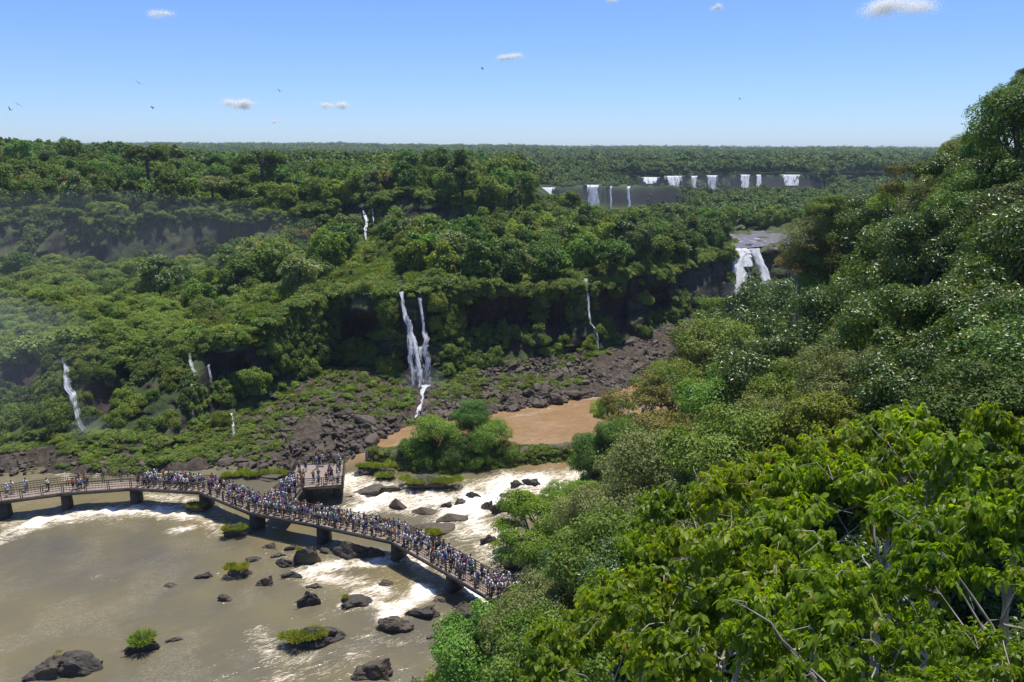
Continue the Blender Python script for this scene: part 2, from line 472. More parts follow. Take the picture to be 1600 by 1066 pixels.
# far bank: one sheet following the profile river bed, shore, cliff, bench, cliff, plateau
FARBVH = []
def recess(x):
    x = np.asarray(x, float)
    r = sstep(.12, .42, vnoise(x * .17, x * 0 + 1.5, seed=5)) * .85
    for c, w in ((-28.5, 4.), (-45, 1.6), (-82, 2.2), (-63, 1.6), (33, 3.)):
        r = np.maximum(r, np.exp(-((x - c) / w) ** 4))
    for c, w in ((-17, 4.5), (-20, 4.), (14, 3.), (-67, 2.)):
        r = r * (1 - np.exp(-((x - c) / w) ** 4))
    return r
def build_far_bank():
    xs = np.concatenate([np.linspace(-320, -135, 60, endpoint=False), np.linspace(-135, 104, 360), np.linspace(107, 230, 30)])
    segs = [(lambda x: PI_(S_, x) - 8, S_, 8), (S_, B_, 40), (B_, T_, 46), (T_, CB, 70), (CB, CT, 26), (CT, None, 50)]
    X, Y, Z, sh, cl, low_ = [], [], [], [], [], []
    for k, (a, b, n) in enumerate(segs):
        ya = a(xs) if callable(a) else PI_(a, xs)
        yb = np.full_like(xs, 318.) if b is None else PI_(b, xs)
        ts = np.linspace(0, 1, n, endpoint=(k == len(segs) - 1))
        for t in ts:
            y = ya + (yb - ya) * t
            y = np.where(t == 0, y + 1e-3, y)
            X.append(xs); Y.append(y); Z.append(far_ground(xs, y))
            low_.append(np.full_like(xs, math.sin(min(1., t * 1.25) * math.pi) if k == 2 else 0.)); sh.append(np.full_like(xs, 1. if k <= 1 else 0.)); cl.append(np.full_like(xs, 1. if k in (2, 4) else 0.))
    X, Y, Z, sh, cl = map(np.array, (X, Y, Z, sh, cl))
    n = fbm(X * .22, Y * .22, Z * .22, 11, 5)
    colm = np.abs(vnoise(X * .55, Z * .05, seed=21)) * 1.6 + np.abs(vnoise(X * .18, Z * .12, seed=22)) * 2.6
    low_ = np.array(low_)
    Yd = Y + cl * (-colm + 1.2 + n * 2.4) + low_ * recess(X) * 4.5 + cl * 1.2 * vnoise(np.floor(Z / 1.7 + n * .8) * 3.7, X * .09, seed=33) * sstep(-60, -45, X)
    lim = 1 - sstep(300, 318, Y)
    lump = np.abs(fbm(X * .13 + 7, Y * .13, seed=14, octs=3)) * 6.0 - 1.4
    Zd = Z + lim * (n * 1.5 * (1 - cl) + sh * n * .6 + cl * np.round(n * 3) * .3 + lump * (1 - sh) * (1 - .85 * cl) * (.4 + .7 * sstep(-25, -45, X)))
    Xd = X + cl * n * 1.5
    r, c = X.shape
    i = np.arange(r - 1)[:, None] * c + np.arange(c - 1)[None, :]
    f = np.stack([i, i + 1, i + c + 1, i + c], -1).reshape(-1, 4)
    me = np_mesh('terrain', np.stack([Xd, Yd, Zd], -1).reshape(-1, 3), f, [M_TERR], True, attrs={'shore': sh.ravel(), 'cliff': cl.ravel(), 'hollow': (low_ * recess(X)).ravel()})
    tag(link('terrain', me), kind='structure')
    from mathutils.bvhtree import BVHTree
    FARBVH.append(BVHTree.FromPolygons(np.stack([Xd, Yd, Zd], -1).reshape(-1, 3).tolist(), f.tolist()))

def build_hills():
    q = np.linspace(-1.15, 1.05, 330)
    y = np.concatenate([np.linspace(314, 436, 24), np.linspace(437, 470, 26), np.linspace(475, 636, 24), np.linspace(638, 672, 22), np.geomspace(690, 6200, 66)])
    Yg, Q = np.meshgrid(y, q, indexing='ij')
    X = Q * Yg
    Z = hfar(X, Yg) - sstep(5200, 6200, Yg) * 20
    Z[0] -= 1.0
    r, c = X.shape
    i = np.arange(r - 1)[:, None] * c + np.arange(c - 1)[None, :]
    f = np.stack([i, i + 1, i + c + 1, i + c], -1).reshape(-1, 4)
    tag(link('hills', np_mesh('hills', np.stack([X, Yg, Z], -1).reshape(-1, 3), f, [M_HILL], True)), kind='structure')

def build_near_bank():
    xs = np.linspace(-40, 190, 200); ys = np.linspace(-40, 300, 240)
    Yg, X = np.meshgrid(ys, xs, indexing='ij')
    Z = near_ground(X, Yg)
    r, c = X.shape
    i = np.arange(r - 1)[:, None] * c + np.arange(c - 1)[None, :]
    f = np.stack([i, i + 1, i + c + 1, i + c], -1).reshape(-1, 4)
    t = NT('hillside_soil')
    p = t.pos()
    cc = t.mix(t.ramp(t.noise(.5, p, 5.), .4, .65), (.030, .042, .015), (.055, .042, .026))
    m = t.done(t.n('BsdfPrincipled', {'Base Color': cc, 'Roughness': .9}))
    tag(link('ground', np_mesh('ground', np.stack([X, Yg, Z], -1).reshape(-1, 3), f, [m], True)), kind='structure')

# ------------------------------------------------------------------ rocks list (photo spots), used by water too
def at(px, py, z=0.):
    return U(px, py, z)

# px, py of the waterline in front, width px, height px, tuft (0 none, 1 small, 2 large, 3 full), words
POOL_ROCKS = [
    (364, 843, 50, 24, 2, 'dark rock crowned with a wide grass tuft close under the railing'),
    (475, 887, 46, 36, 1, 'tall blocky rock with a small tuft on its flat top'),
    (368, 903, 46, 24, 2, 'low broken rock carrying two round grass tufts in the pool'),
    (540, 876, 72, 26, 0, 'long bare humped rock in the bridge shadow by a pier'),
    (413, 917, 30, 18, 0, 'small pointed bare rock in the open muddy pool'),
    (481, 949, 36, 26, 0, 'small slanting bare rock like a fin in calm water'),
    (487, 922, 26, 12, 0, 'tiny dark rock at the tip of a foam tongue'),
    (556, 952, 58, 20, 1, 'wedge shaped rock with a grass patch on one end'),
    (614, 994, 74, 26, 0, 'long low bare rock with a rounded back below the foam'),
    (655, 972, 62, 16, 0, 'flat rock ledge trailing toward the shore rocks'),
    (728, 978, 86, 34, 1, 'broad rugged shore rock with sparse grass under the bridge end'),
    (480, 1019, 104, 26, 3, 'long flat rock bearing a row of grass clumps'),
    (583, 1066, 72, 36, 0, 'big rounded bare rock standing alone in brown water'),
    (218, 1022, 46, 26, 3, 'rock almost fully covered by one round grass cushion'),
    (60, 1066, 70, 34, 0, 'jagged twin rock at the picture corner, lower hump'),
    (112, 1062, 74, 44, 1, 'jagged twin rock at the picture corner, higher hump with a little grass'),
    (348, 942, 28, 12, 0, 'barely emerging dark stone in still water'),
    (313, 907, 30, 7, 0, 'thin dark stone breaking the surface with a foam rim'),
    (263, 919, 26, 6, 0, 'thin dark stone nearly awash in the middle of the pool'),
    (440, 888, 40, 12, 0, 'scattered low stones beside the blocky rock'),
    (420, 858, 26, 9, 0, 'small wet stone between bridge and tufted rocks'),
    (455, 905, 34, 10, 0, 'low broken stones in front of the blocky rock'),
    (430, 872, 22, 8, 0, 'small wet stone in the riffle above the blocky rock'),
    (395, 880, 30, 9, 0, 'flat dark stone between two tufted rocks'),
    (508, 868, 30, 10, 0, 'low dark stone beside the humped rock'),
    (452, 862, 24, 8, 0, 'small dark stone in the shade of the bridge'),
    (600, 915, 26, 8, 0, 'dark stone in the foam above the grassy wedge'),
    (580, 872, 40, 14, 0, 'dark ledge against the pier in the shade of the bridge'),
    (690, 942, 30, 8, 0, 'low stone near the shore ledge under the bridge'),
    (270, 1003, 24, 4, 0, 'stone almost awash right of the grass cushion'),
    (675, 1000, 24, 8, 0, 'dark stone almost awash near the leafy bank'),
    (622, 797, 34, 26, 0, 'smooth egg shaped boulder in the white rapids'),
    (664, 806, 52, 16, 0, 'brown ridge rock behind the egg shaped boulder'),
    (697, 798, 24, 14, 0, 'small triangular rock splitting the white rapids'),
    (718, 792, 30, 15, 1, 'rounded rock with a grass wisp amid white rapids'),
    (737, 781, 32, 12, 0, 'flat dark rock on the island side of the rapids'),
    (762, 796, 24, 17, 0, 'pyramid shaped rock in the midst of the rapids'),
    (783, 803, 36, 26, 0, 'large split boulder in the rapids, nearer half'),
    (803, 800, 32, 28, 0, 'large split boulder in the rapids, farther half'),
    (794, 780, 34, 8, 0, 'long thin rock upstream of the split boulder'),
    (808, 763, 30, 14, 0, 'dark rock at the head of the rapids'),
    (828, 759, 36, 10, 0, 'low dark rock beside the head of the rapids'),
    (706, 818, 58, 20, 0, 'dark whale backed rock beside the smooth slab'),
    (668, 840, 96, 24, 0, 'wide smooth grey slab just behind the bridge railing'),
    (675, 842, 26, 14, 2, 'bushy tuft rock at the lower edge of the smooth slab'),
    (764, 850, 30, 14, 0, 'black wet rock in the tan water by the leaning tree'),
    (569, 779, 78, 18, 0, 'ragged dark ledge beside the platform'),
    (583, 742, 62, 18, 3, 'rounded grassy rock across the channel from the platform'),
    (672, 772, 110, 26, 3, 'broad grassy rock at the island foot above the rapids'),
    (600, 752, 34, 10, 2, 'small grassy rock between platform and island'),
    (869, 716, 26, 22, 1, 'upright rock on the river bank beyond the island'),
    (928, 765, 34, 26, 0, 'dark rock under the overhanging trees of the right bank'),
    (806, 826, 36, 20, 0, 'dark rock half hidden by the bright feathery tree'),
    (305, 800, 30, 14, 2, 'low rock with a tuft at the foot of a pier'),
    (410, 752, 90, 10, 3, 'grassy strip of rock behind the bridge branch'),
    (360, 750, 40, 8, 2, 'small grassy rock behind the crowded bridge span'),
    (800, 893, 40, 14, 0, 'dark boulder beside the bridge end under leaves'),
]
rock_w = []
for (px, py, w, h, tf, words) in POOL_ROCKS:
    z = float(water_level(*at(px, py, 0.5)))
    x, y = at(px, py, z)
    m = math.hypot(x, y, 44 - z) / F
    rock_w.append((x, y, z, w * m, h * m))

# ------------------------------------------------------------------ water
def poly_pts(L, z=0.):
    return [at(px, py, z) for px, py in L]

def dist_poly(X, Y, pts):
    d = np.full(X.shape, 1e9)
    for (x0, y0), (x1, y1) in zip(pts[:-1], pts[1:]):
        dx, dy = x1 - x0, y1 - y0
        t = np.clip(((X - x0) * dx + (Y - y0) * dy) / (dx * dx + dy * dy + 1e-9), 0, 1)
        d = np.minimum(d, np.hypot(X - x0 - t * dx, Y - y0 - t * dy))
    return d

FOAM = [  # polyline in photo spots, half width m, strength
    ([(0, 842), (40, 822), (110, 806), (180, 800), (250, 797), (300, 805)], 2.2, .80),
    ([(0, 830), (60, 808), (140, 800), (220, 796), (290, 792)], 3.4, .60),
    ([(30, 826), (75, 810)], 1.6, .95),
    ([(120, 803), (170, 798)], 1.4, .92),
    ([(210, 800), (240, 798)], 1.4, .9),
    ([(270, 830), (295, 826)], 1.1, .75),
    ([(230, 775), (300, 785), (330, 800), (345, 830)], 2.2, .62),
    ([(545, 755), (590, 775), (640, 782), (690, 785), (720, 800)], 3.6, .85),
    ([(560, 795), (600, 785), (650, 790)], 2.6, .85),
    ([(720, 800), (760, 775), (800, 760), (850, 755), (905, 750)], 4.2, .92),
    ([(800, 790), (850, 770), (890, 765)], 3.4, .9),
    ([(720, 800), (740, 820), (770, 840), (780, 870)], 4.5, .72),
    ([(790, 810), (770, 850), (760, 890)], 3.6, .62),
    ([(700, 830), (720, 860), (760, 900)], 3.0, .55),
    ([(540, 748), (560, 760)], 2.0, .7),
    ([(690, 885), (725, 915), (757, 938)], 1.0, .95),
    ([(640, 870), (660, 880)], 1.6, .7),
    ([(470, 895), (510, 885), (560, 880), (620, 872)], 1.5, .82),
    ([(485, 905), (520, 905), (560, 912), (600, 925)], 1.8, .78),
    ([(560, 930), (600, 945), (615, 952)], 1.2, .85),
    ([(610, 958), (640, 940), (660, 925)], 1.8, .95),
    ([(480, 898), (484, 912)], 1.2, .8),
    ([(540, 945), (590, 948), (610, 955)], 1.0, .75),
    ([(500, 890), (620, 900), (680, 910)], 4.0, .48),
    ([(400, 990), (430, 1030), (480, 1030)], 1.6, .6),
    ([(430, 1060), (520, 1045), (560, 1020), (570, 990)], 1.8, .55),
    ([(560, 1000), (620, 1005), (660, 1000)], 1.2, .45),
    ([(440, 870), (470, 858), (520, 850)], 2.0, .45),
    ([(200, 1025), (190, 1045)], 1.5, .42),
    ([(140, 900), (180, 905)], 1.0, .42),
    ([(230, 872), (260, 876)], 1.4, .38),
    ([(745, 985), (775, 980)], .8, .9),
    ([(860, 620), (935, 618)], 2.0, .7),
    ([(800, 650), (860, 640)], 1.6, .5),
    ([(800, 690), (880, 670)], 3.5, .36),
    ([(545, 715), (575, 705)], 1.0, .6),
    ([(90, 735), (105, 748)], 1.0, .7),
    ([(150, 742), (260, 738)], .8, .65),
]

def build_water():
    st = .36
    xs = np.arange(-125, 104, st); ys = np.arange(16, 238, st)
    Yg, X = np.meshgrid(ys, xs, indexing='ij')
    W = water_level(X, Yg)
    foam = np.zeros_like(X)
    for L, hw, s in FOAM:
        pts = [at(px, py, float(water_level(*at(px, py, .5)))) for px, py in L]
        d = dist_poly(X, Yg, pts)
        foam = np.maximum(foam, s * np.exp(-(d / (hw * 1.25)) ** 2 * .8))
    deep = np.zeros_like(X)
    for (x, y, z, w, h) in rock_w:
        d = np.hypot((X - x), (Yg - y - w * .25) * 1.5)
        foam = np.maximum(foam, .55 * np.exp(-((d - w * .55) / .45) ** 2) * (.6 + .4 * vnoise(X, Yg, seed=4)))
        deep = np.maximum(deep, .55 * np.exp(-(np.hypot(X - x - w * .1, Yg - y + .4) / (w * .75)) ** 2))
    foam = foam * (.85 + .3 * fbm(X * .5, Yg * .5, seed=31))
    foam = np.maximum(foam, .10 + .20 * np.clip(fbm(X * .10 + 4, Yg * .07, seed=41) + .25, 0, 1))
    foam = np.maximum(foam, .33 * sstep(100, 108, Yg) * sstep(-24, -18, X))
    foam = np.maximum(foam, .8 * sstep(205, 222, Yg))
    brown = sstep(99, 107, Yg + .1 * X) * sstep(-30, -22, X)
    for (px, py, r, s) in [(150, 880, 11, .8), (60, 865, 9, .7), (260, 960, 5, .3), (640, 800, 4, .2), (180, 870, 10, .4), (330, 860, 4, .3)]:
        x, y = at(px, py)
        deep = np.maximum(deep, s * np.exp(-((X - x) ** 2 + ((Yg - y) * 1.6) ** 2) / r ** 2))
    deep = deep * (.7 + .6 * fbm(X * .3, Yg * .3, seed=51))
    Z = W + foam ** 1.5 * (fbm(X * .8, Yg * .55, seed=61) * .9 + fbm(X * 2.2, Yg * 1.8, seed=62, octs=2) * .3) + fbm(X * .25, Yg * .25, seed=63) * .10
    r, c = X.shape
    i = np.arange(r - 1)[:, None] * c + np.arange(c - 1)[None, :]
    keep = (far_ground(X, Yg)[:-1, :-1] < W[:-1, :-1] + .9) & (near_ground(X, Yg)[:-1, :-1] < W[:-1, :-1] + 1.2)
    f = np.stack([i, i + 1, i + c + 1, i + c], -1)[keep]
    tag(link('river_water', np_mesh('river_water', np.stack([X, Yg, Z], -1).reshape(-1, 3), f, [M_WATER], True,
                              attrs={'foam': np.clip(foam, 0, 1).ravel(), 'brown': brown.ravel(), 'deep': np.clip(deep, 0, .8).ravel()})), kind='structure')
    # upper river above the big fall
    xs = np.linspace(60, 150, 90); t = np.linspace(0, 1, 60)
    X, Tt = np.meshgrid(xs, t)
    y0 = np.interp(xs, [60, 66, 96, 104, 150], [233, 234.5, 253.5, 255, 262]); y1 = np.interp(xs, [60, 66, 110, 150], [262, 283, 296, 300])
    Yg = y0[None, :] * (1 - Tt) + y1[None, :] * Tt
    r, c = X.shape
    i = np.arange(r - 1)[:, None] * c + np.arange(c - 1)[None, :]
    f = np.stack([i, i + 1, i + c + 1, i + c], -1).reshape(-1, 4)
    tag(link('upper_river_water', np_mesh('upper_river_water', np.stack([X, Yg, 15.75 + .1 * fbm(X * .3, Yg * .3)], -1).reshape(-1, 3), f, [M_UPW], True)), kind='structure')

build_far_bank(); build_hills(); build_near_bank(); build_water()

# ------------------------------------------------------------------ foliage
LEAF_Q = (np.array([[0, 0, 0], [.42, .5, .0], [0, 1, 0], [-.42, .5, .0]]), [np.array([[0, 1, 2, 3]])])
LEAF_FOLD = (np.array([[0, 0, 0], [.30, .45, .10], [0, 1, -.06], [-.30, .45, .10]]), [np.array([[0, 1, 2], [0, 2, 3]])])
LEAF_B = (np.array([[0, 0, 0], [.20, .22, .05], [.28, .52, .04], [.17, .82, -.05], [0, 1.06, -.18], [-.17, .82, -.05], [-.28, .52, .04], [-.20, .22, .05], [0, .25, -.02], [0, .55, -.04], [0, .82, -.10]]),
          [np.array([[8, 1, 2, 9], [9, 2, 3, 10], [8, 9, 6, 7], [9, 10, 5, 6]]), np.array([[0, 1, 8], [0, 8, 7], [10, 3, 4], [10, 4, 5]])])

LAST = {}
def leaves(pos, nrm, axis, size, tmpl):
    """one mesh block of leaves: verts, face arrays"""
    y = norm(axis - nrm * (axis * nrm).sum(-1, keepdims=True))
    x = np.cross(y, nrm)
    tv, tf = tmpl
    k = len(tv)
    V = pos[:, None, :] + size[:, None, None] * (tv[None, :, 0:1] * x[:, None, :] + tv[None, :, 1:2] * y[:, None, :] + tv[None, :, 2:3] * nrm[:, None, :])
    off = (np.arange(len(pos)) * k)[:, None, None]
    LAST['tone'] = np.repeat(np.random.RandomState(len(pos)).uniform(0, 1, len(pos)), k)
    return V.reshape(-1, 3), [(f[None] + off).reshape(-1, f.shape[1]) for f in tf]

def rdir(rs, n, zmin=-1.):
    z = rs.uniform(zmin, 1, n); a = rs.uniform(0, 2 * math.pi, n); r = np.sqrt(1 - z * z)
    return np.stack([r * np.cos(a), r * np.sin(a), z], -1)

def crown_clumps(rs, n, shape, zmin=-.35, rmin=.25, rmax=.42, reach=.72):
    d = rdir(rs, n, zmin)
    c = d * rs.uniform(.45, 1, (n, 1)) ** .5 * reach
    r = rs.uniform(rmin, rmax, n)
    return c * np.asarray(shape), r

def crown_leaves(rs, c, r, nsub, nleaf, size, tmpl, droop=.3, up=.35, jit=.55, flat=.85, subr=(.38, .62)):
    n = len(c)
    sd = rdir(rs, n * nsub, -.6)
    ci = np.repeat(np.arange(n), nsub)
    out = norm(c + np.array([0, 0, .25]))
    sd = norm(sd + .5 * out[ci])
    sc = c[ci] + sd * r[ci][:, None] * rs.uniform(.5, .85, (n * nsub, 1)) * np.array([1, 1, flat])
    sr = r[ci] * rs.uniform(subr[0], subr[1], n * nsub)
    li = np.repeat(np.arange(n * nsub), nleaf)
    ld = rdir(rs, len(li), -.75)
    ld = norm(ld + .35 * sd[li])
    p = sc[li] + ld * (sr[li] * rs.uniform(.6, 1.05, len(li)))[:, None] * np.array([1, 1, flat])
    nn = norm(ld * .8 + sd[li] * .4 + np.array([0, 0, up]) + rs.normal(0, jit, (len(li), 3)))
    ax = norm(rs.normal(0, 1, (len(li), 3)) + ld * .6 + np.array([0, 0, -droop]))
    sz = size * rs.uniform(.65, 1.3, len(li))
    return leaves(p, nn, ax, sz, tmpl)

def limbs(rs, c, mb, base=(0, 0, -1.), r0=.07, trunk_below=5.0, lean=.1, frac=1.0):
    b = np.array(base, float)
    top = np.array([rs.normal(0, lean), rs.normal(0, lean), .15])
    ts = np.linspace(0, 1, 8)[:, None]
    tr = b + (top - b) * ts + np.sin(ts * 3) * rs.normal(0, .06, (1, 3)) * [1, 1, 0]
    mb.tube(np.concatenate([[b + [0, 0, -trunk_below]], [b + [0, 0, -trunk_below * .4]], tr]), np.concatenate([[r0 * 1.9, r0 * 1.35], np.linspace(r0 * 1.15, r0 * .35, 8)]), 8)
    for q in c[: int(len(c) * frac)]:
        k = rs.uniform(.1, .75)
        s = b + (top - b) * k
        mid = (s + q) / 2 + np.array([0, 0, -.08]) + rs.normal(0, .06, 3)
        pts = np.array([s, s * .6 + mid * .4, mid, mid * .4 + q * .6, q])
        r1 = r0 * (1 - .6 * k) * .6
        mb.tube(pts, np.linspace(r1, r1 * .2, 5), 5)
        for _ in range(3):
            e = q + rdir(rs, 1)[0] * .25
            mb.tube(np.array([mid * .3 + q * .7, (q + e) / 2, e]), [r1 * .28, r1 * .2, r1 * .07], 4)

KIND = {}
def proto(key, seed, mat, nclump, nsub, nleaf, size, shape=(1, 1, .8), tmpl=LEAF_Q, bark=BARK, zmin=-.35, rr=(.25, .42), reach=.72, smooth=False, limb_frac=1.0, r0=.07, **kw):
    rs = np.random.RandomState(seed)
    c, r = crown_clumps(rs, nclump, shape, zmin, rr[0], rr[1], reach)
    v, f = crown_leaves(rs, c, r, nsub, nleaf, size, tmpl, **kw)
    mb = MB()
    limbs(rs, c, mb, (0, 0, -shape[2] * .9), r0=r0, frac=limb_frac)
    KIND[key] = (np_mesh('crown_' + key, v, f, [mat], smooth, attrs={'leaf_tone': LAST['tone']}), mb.mesh('trunk_' + key, bark, True))

# far-bank trees: round, spreading, tall
for i in range(4):
    proto(f'round{i}', 10 + i, TONES['mid green'], 19, 9, 52, .098, (1, 1, .95), zmin=-.85, rr=(.24, .48), jit=.75, subr=(.3, .7))
for i in range(2):
    proto(f'flat{i}', 20 + i, TONES['mid green'], 18, 9, 50, .092, (1.15, 1.15, .42), zmin=-.3, flat=.6, rr=(.24, .44), jit=.75, subr=(.3, .7))
for i in range(2):
    proto(f'tall{i}', 30 + i, TONES['mid green'], 18, 9, 50, .098, (.72, .72, 1.2), zmin=-.9, rr=(.22, .42), jit=.75, subr=(.3, .7))
proto('dome', 40, TONES['greyish green'], 26, 8, 40, .085, (1, 1, .8), rr=(.22, .3), reach=.75)

def palm_proto():
    rs = np.random.RandomState(77)
    P, N_, A, S = [], [], [], []
    mb = MB()
    for k in range(20):
        a = k * 2.4; el = rs.uniform(-.3, 1.0)
        t = np.linspace(0, 1, 26)
        x = t * math.cos(el) ; z = t * math.sin(el) - .75 * t ** 2.2
        pts = np.stack([x * math.cos(a), x * math.sin(a), z], -1)
        mb.tube(pts[::5], np.linspace(.02, .006, len(pts[::5])), 4)
        tg = norm(np.gradient(pts, axis=0)); sd = norm(np.cross(tg, [0, 0, 1.]))
        for s in (-1, 1):
            for rep in range(2):
                P.append(pts[2:]); A.append(sd[2:] * s * 1. + tg[2:] * .6 + [0, 0, -.5] + rs.normal(0, .15, (24, 3))); N_.append(np.cross(tg, sd)[2:] + rs.normal(0, .35, (24, 3))); S.append(.34 * np.sin(np.linspace(.35, 3., 24)) + .08)
    v, f = leaves(np.concatenate(P), norm(np.concatenate(N_)), np.concatenate(A), np.concatenate(S), (LEAF_Q[0] * [.35, 1, 1], LEAF_Q[1]))
    mb.tube([(0, 0, -12), (0.1, 0, -5), (0, 0, 0.05)], [.11, .09, .07], 8)
    KIND['palm'] = (np_mesh('crown_palm', v, f, [TONES['mid green']], attrs={'leaf_tone': LAST['tone'] * .97}), mb.mesh('trunk_palm', BARK, True))
palm_proto()

def tone_mesh_copy(obj_crown, tone):
    obj_crown.material_slots[0].link = 'OBJECT'
    obj_crown.material_slots[0].material = tone

def place_tree(key, x, y, base_z, crown_z, R, rot, name, label, group, tone=None, squash=1.0):
    """Empty at the foot, trunk and crown as its parts"""
    t = link(name, None, None, (x, y, base_z))
    tag(t, label, 'tree', group)
    cm, tm = KIND[key]
    for nm, me in (('trunk', tm), ('crown', cm)):
        o = link(nm, me, t, (0, 0, crown_z - base_z))
        o.scale = (R, R, R * squash)
        o.rotation_euler = (0, 0, rot)
        if nm == 'crown' and tone is not None:
            tone_mesh_copy(o, tone)
    return t

# ------------------------------------------------------------------ stuff: shared instancing
def scatter(name, pts, scale, rot, idx, protos, label=None):
    coll = bpy.data.collections.new('kinds_of_' + name)
    for k, me in enumerate(protos):
        coll.objects.link(bpy.data.objects.new(f'{name}_kind_{k:02d}', me))
    me = np_mesh(name, pts, [], attrs={'sc': np.asarray(scale), 'ro': np.asarray(rot), 'ix': np.asarray(idx, float)})
    o = link(name, me)
    ng = bpy.data.node_groups.new(name + '_scatter', 'GeometryNodeTree')
    ng.interface.new_socket('Geometry', in_out='INPUT', socket_type='NodeSocketGeometry')
    ng.interface.new_socket('Geometry', in_out='OUTPUT', socket_type='NodeSocketGeometry')
    N = ng.nodes.new
    gi, go = N('NodeGroupInput'), N('NodeGroupOutput')
    ci = N('GeometryNodeCollectionInfo'); ci.inputs[0].default_value = coll
    ci.inputs['Separate Children'].default_value = True; ci.inputs['Reset Children'].default_value = True
    ip = N('GeometryNodeInstanceOnPoints')
    def at_(nm, typ):
        a = N('GeometryNodeInputNamedAttribute'); a.data_type = typ; a.inputs[0].default_value = nm
        return a.outputs[0]
    er = N('FunctionNodeEulerToRotation')
    L = ng.links.new
    L(gi.outputs[0], ip.inputs['Points']); L(ci.outputs[0], ip.inputs['Instance'])
    ip.inputs['Pick Instance'].default_value = True
    L(at_('ix', 'FLOAT'), ip.inputs['Instance Index'])
    L(at_('sc', 'FLOAT_VECTOR'), ip.inputs['Scale'])
    L(at_('ro', 'FLOAT_VECTOR'), er.inputs[0]); L(er.outputs[0], ip.inputs['Rotation'])
    L(ip.outputs[0], go.inputs[0])
    md = o.modifiers.new('scatter', 'NODES'); md.node_group = ng
    tag(o, label, None, None, 'stuff')
    return o

def clump_mesh(name, seed, mat, nclump, nsub, nleaf, size, shape=(1, 1, .7), tmpl=LEAF_Q, zmin=-.1, **kw):
    rs = np.random.RandomState(seed)
    c, r = crown_clumps(rs, nclump, shape, zmin, .3, .5, .62)
    v, f = crown_leaves(rs, c, r, nsub, nleaf, size, tmpl, **kw)
    return np_mesh(name, v, f, [mat], attrs={'leaf_tone': LAST['tone'] * .97})

def blades_mesh(name, seed, mat, n, w=.05, spread=.9, L=1.0):
    rs = np.random.RandomState(seed)
    a = rs.uniform(0, 2 * math.pi, n); tilt = rs.uniform(0, spread, n) ** .8
    d = np.stack([np.cos(a) * np.sin(tilt), np.sin(a) * np.sin(tilt), np.cos(tilt)], -1)
    base = np.stack([np.cos(a), np.sin(a), a * 0], -1) * (rs.uniform(0, .45, n) ** .6)[:, None]
    side = norm(np.cross(d, rs.normal(0, 1, (n, 3))))
    ln = L * rs.uniform(.5, 1., n)[:, None] * (1.1 - 1.1 * np.hypot(base[:, 0], base[:, 1]))[:, None]
    p0 = base - side * w; p1 = base + side * w
    m = base + d * ln * .6; m0 = m - side * w * .8; m1 = m + side * w * .8
    tip = base + d * ln + np.stack([np.cos(a), np.sin(a), a * 0 - .6], -1) * (tilt * .25)[:, None] * ln
    V = np.stack([p0, p1, m1, m0, tip], 1).reshape(-1, 3)
    o = (np.arange(n) * 5)[:, None]
    return np_mesh(name, V, [o + np.array([0, 1, 2, 3]), o + np.array([3, 2, 4])], [mat], attrs={'leaf_tone': np.repeat(rs.uniform(0, .97, n), 5)})

RS = np.random.RandomState(5)
rnd = random.Random(5)

SHRUBS = [clump_mesh(f'shrub_{i}', 100 + i, LEAF_SHRUB, 7, 6, 36, .16) for i in range(3)]
REEDS = [clump_mesh(f'reed_{i}', 110 + i, LEAF_REED, 6, 6, 40, .15, (1, 1, .75), (LEAF_Q[0] * [.35, 1.5, 1], LEAF_Q[1]), droop=-.2) for i in range(2)]
VINES = [clump_mesh(f'vine_{i}', 120 + i, LEAF_VINE, 7, 6, 34, .17, (.8, .5, 1.1), zmin=-.9, droop=1.0, up=.1) for i in range(2)]
BUSHES = []
def bush_mesh(k, mat):
    rs = np.random.RandomState(140 + k)
    c, r = crown_clumps(rs, 17, (1, 1, .8), -.5, .3, .46, .7)
    v, f = crown_leaves(rs, c, r, 9, 52, .085, LEAF_Q, jit=.75, subr=(.3, .7))
    return np_mesh(f'bush_{k}', v, f, [mat], attrs={'leaf_tone': LAST['tone'] * .97})
BUSHES = [bush_mesh(0, LEAF_SHRUB), bush_mesh(1, LEAF_REED), bush_mesh(2, LEAF_SHRUB), bush_mesh(3, LEAF_VINE)]
BLADES = [blades_mesh(f'grass_{i}', 130 + i, LEAF_REED, 150) for i in range(2)]

def rows(*cols):
    return np.stack(cols, -1)

FALL_LINES = [([(97, 500), (99, 560)], 8), ([(625, 440), (627, 457), (632, 490), (645, 560), (650, 600)], 13), ([(654, 450), (655, 467), (663, 520), (668, 600), (655, 640), (650, 652)], 12), ([(99, 560), (106, 590), (132, 672)], 8), ([(568, 312), (573, 374)], 7),
              ([(915, 437), (921, 500), (935, 545)], 7), ([(359, 648), (365, 680)], 5), ([(295, 552), (308, 592)], 4)]
def project(P):
    z = P[:, 2] - CAMZ
    dep = P[:, 1] * math.cos(PITCH) - z * math.sin(PITCH); up = P[:, 1] * math.sin(PITCH) + z * math.cos(PITCH)
    return 800 + F * P[:, 0] / dep, 533 - F * up / dep

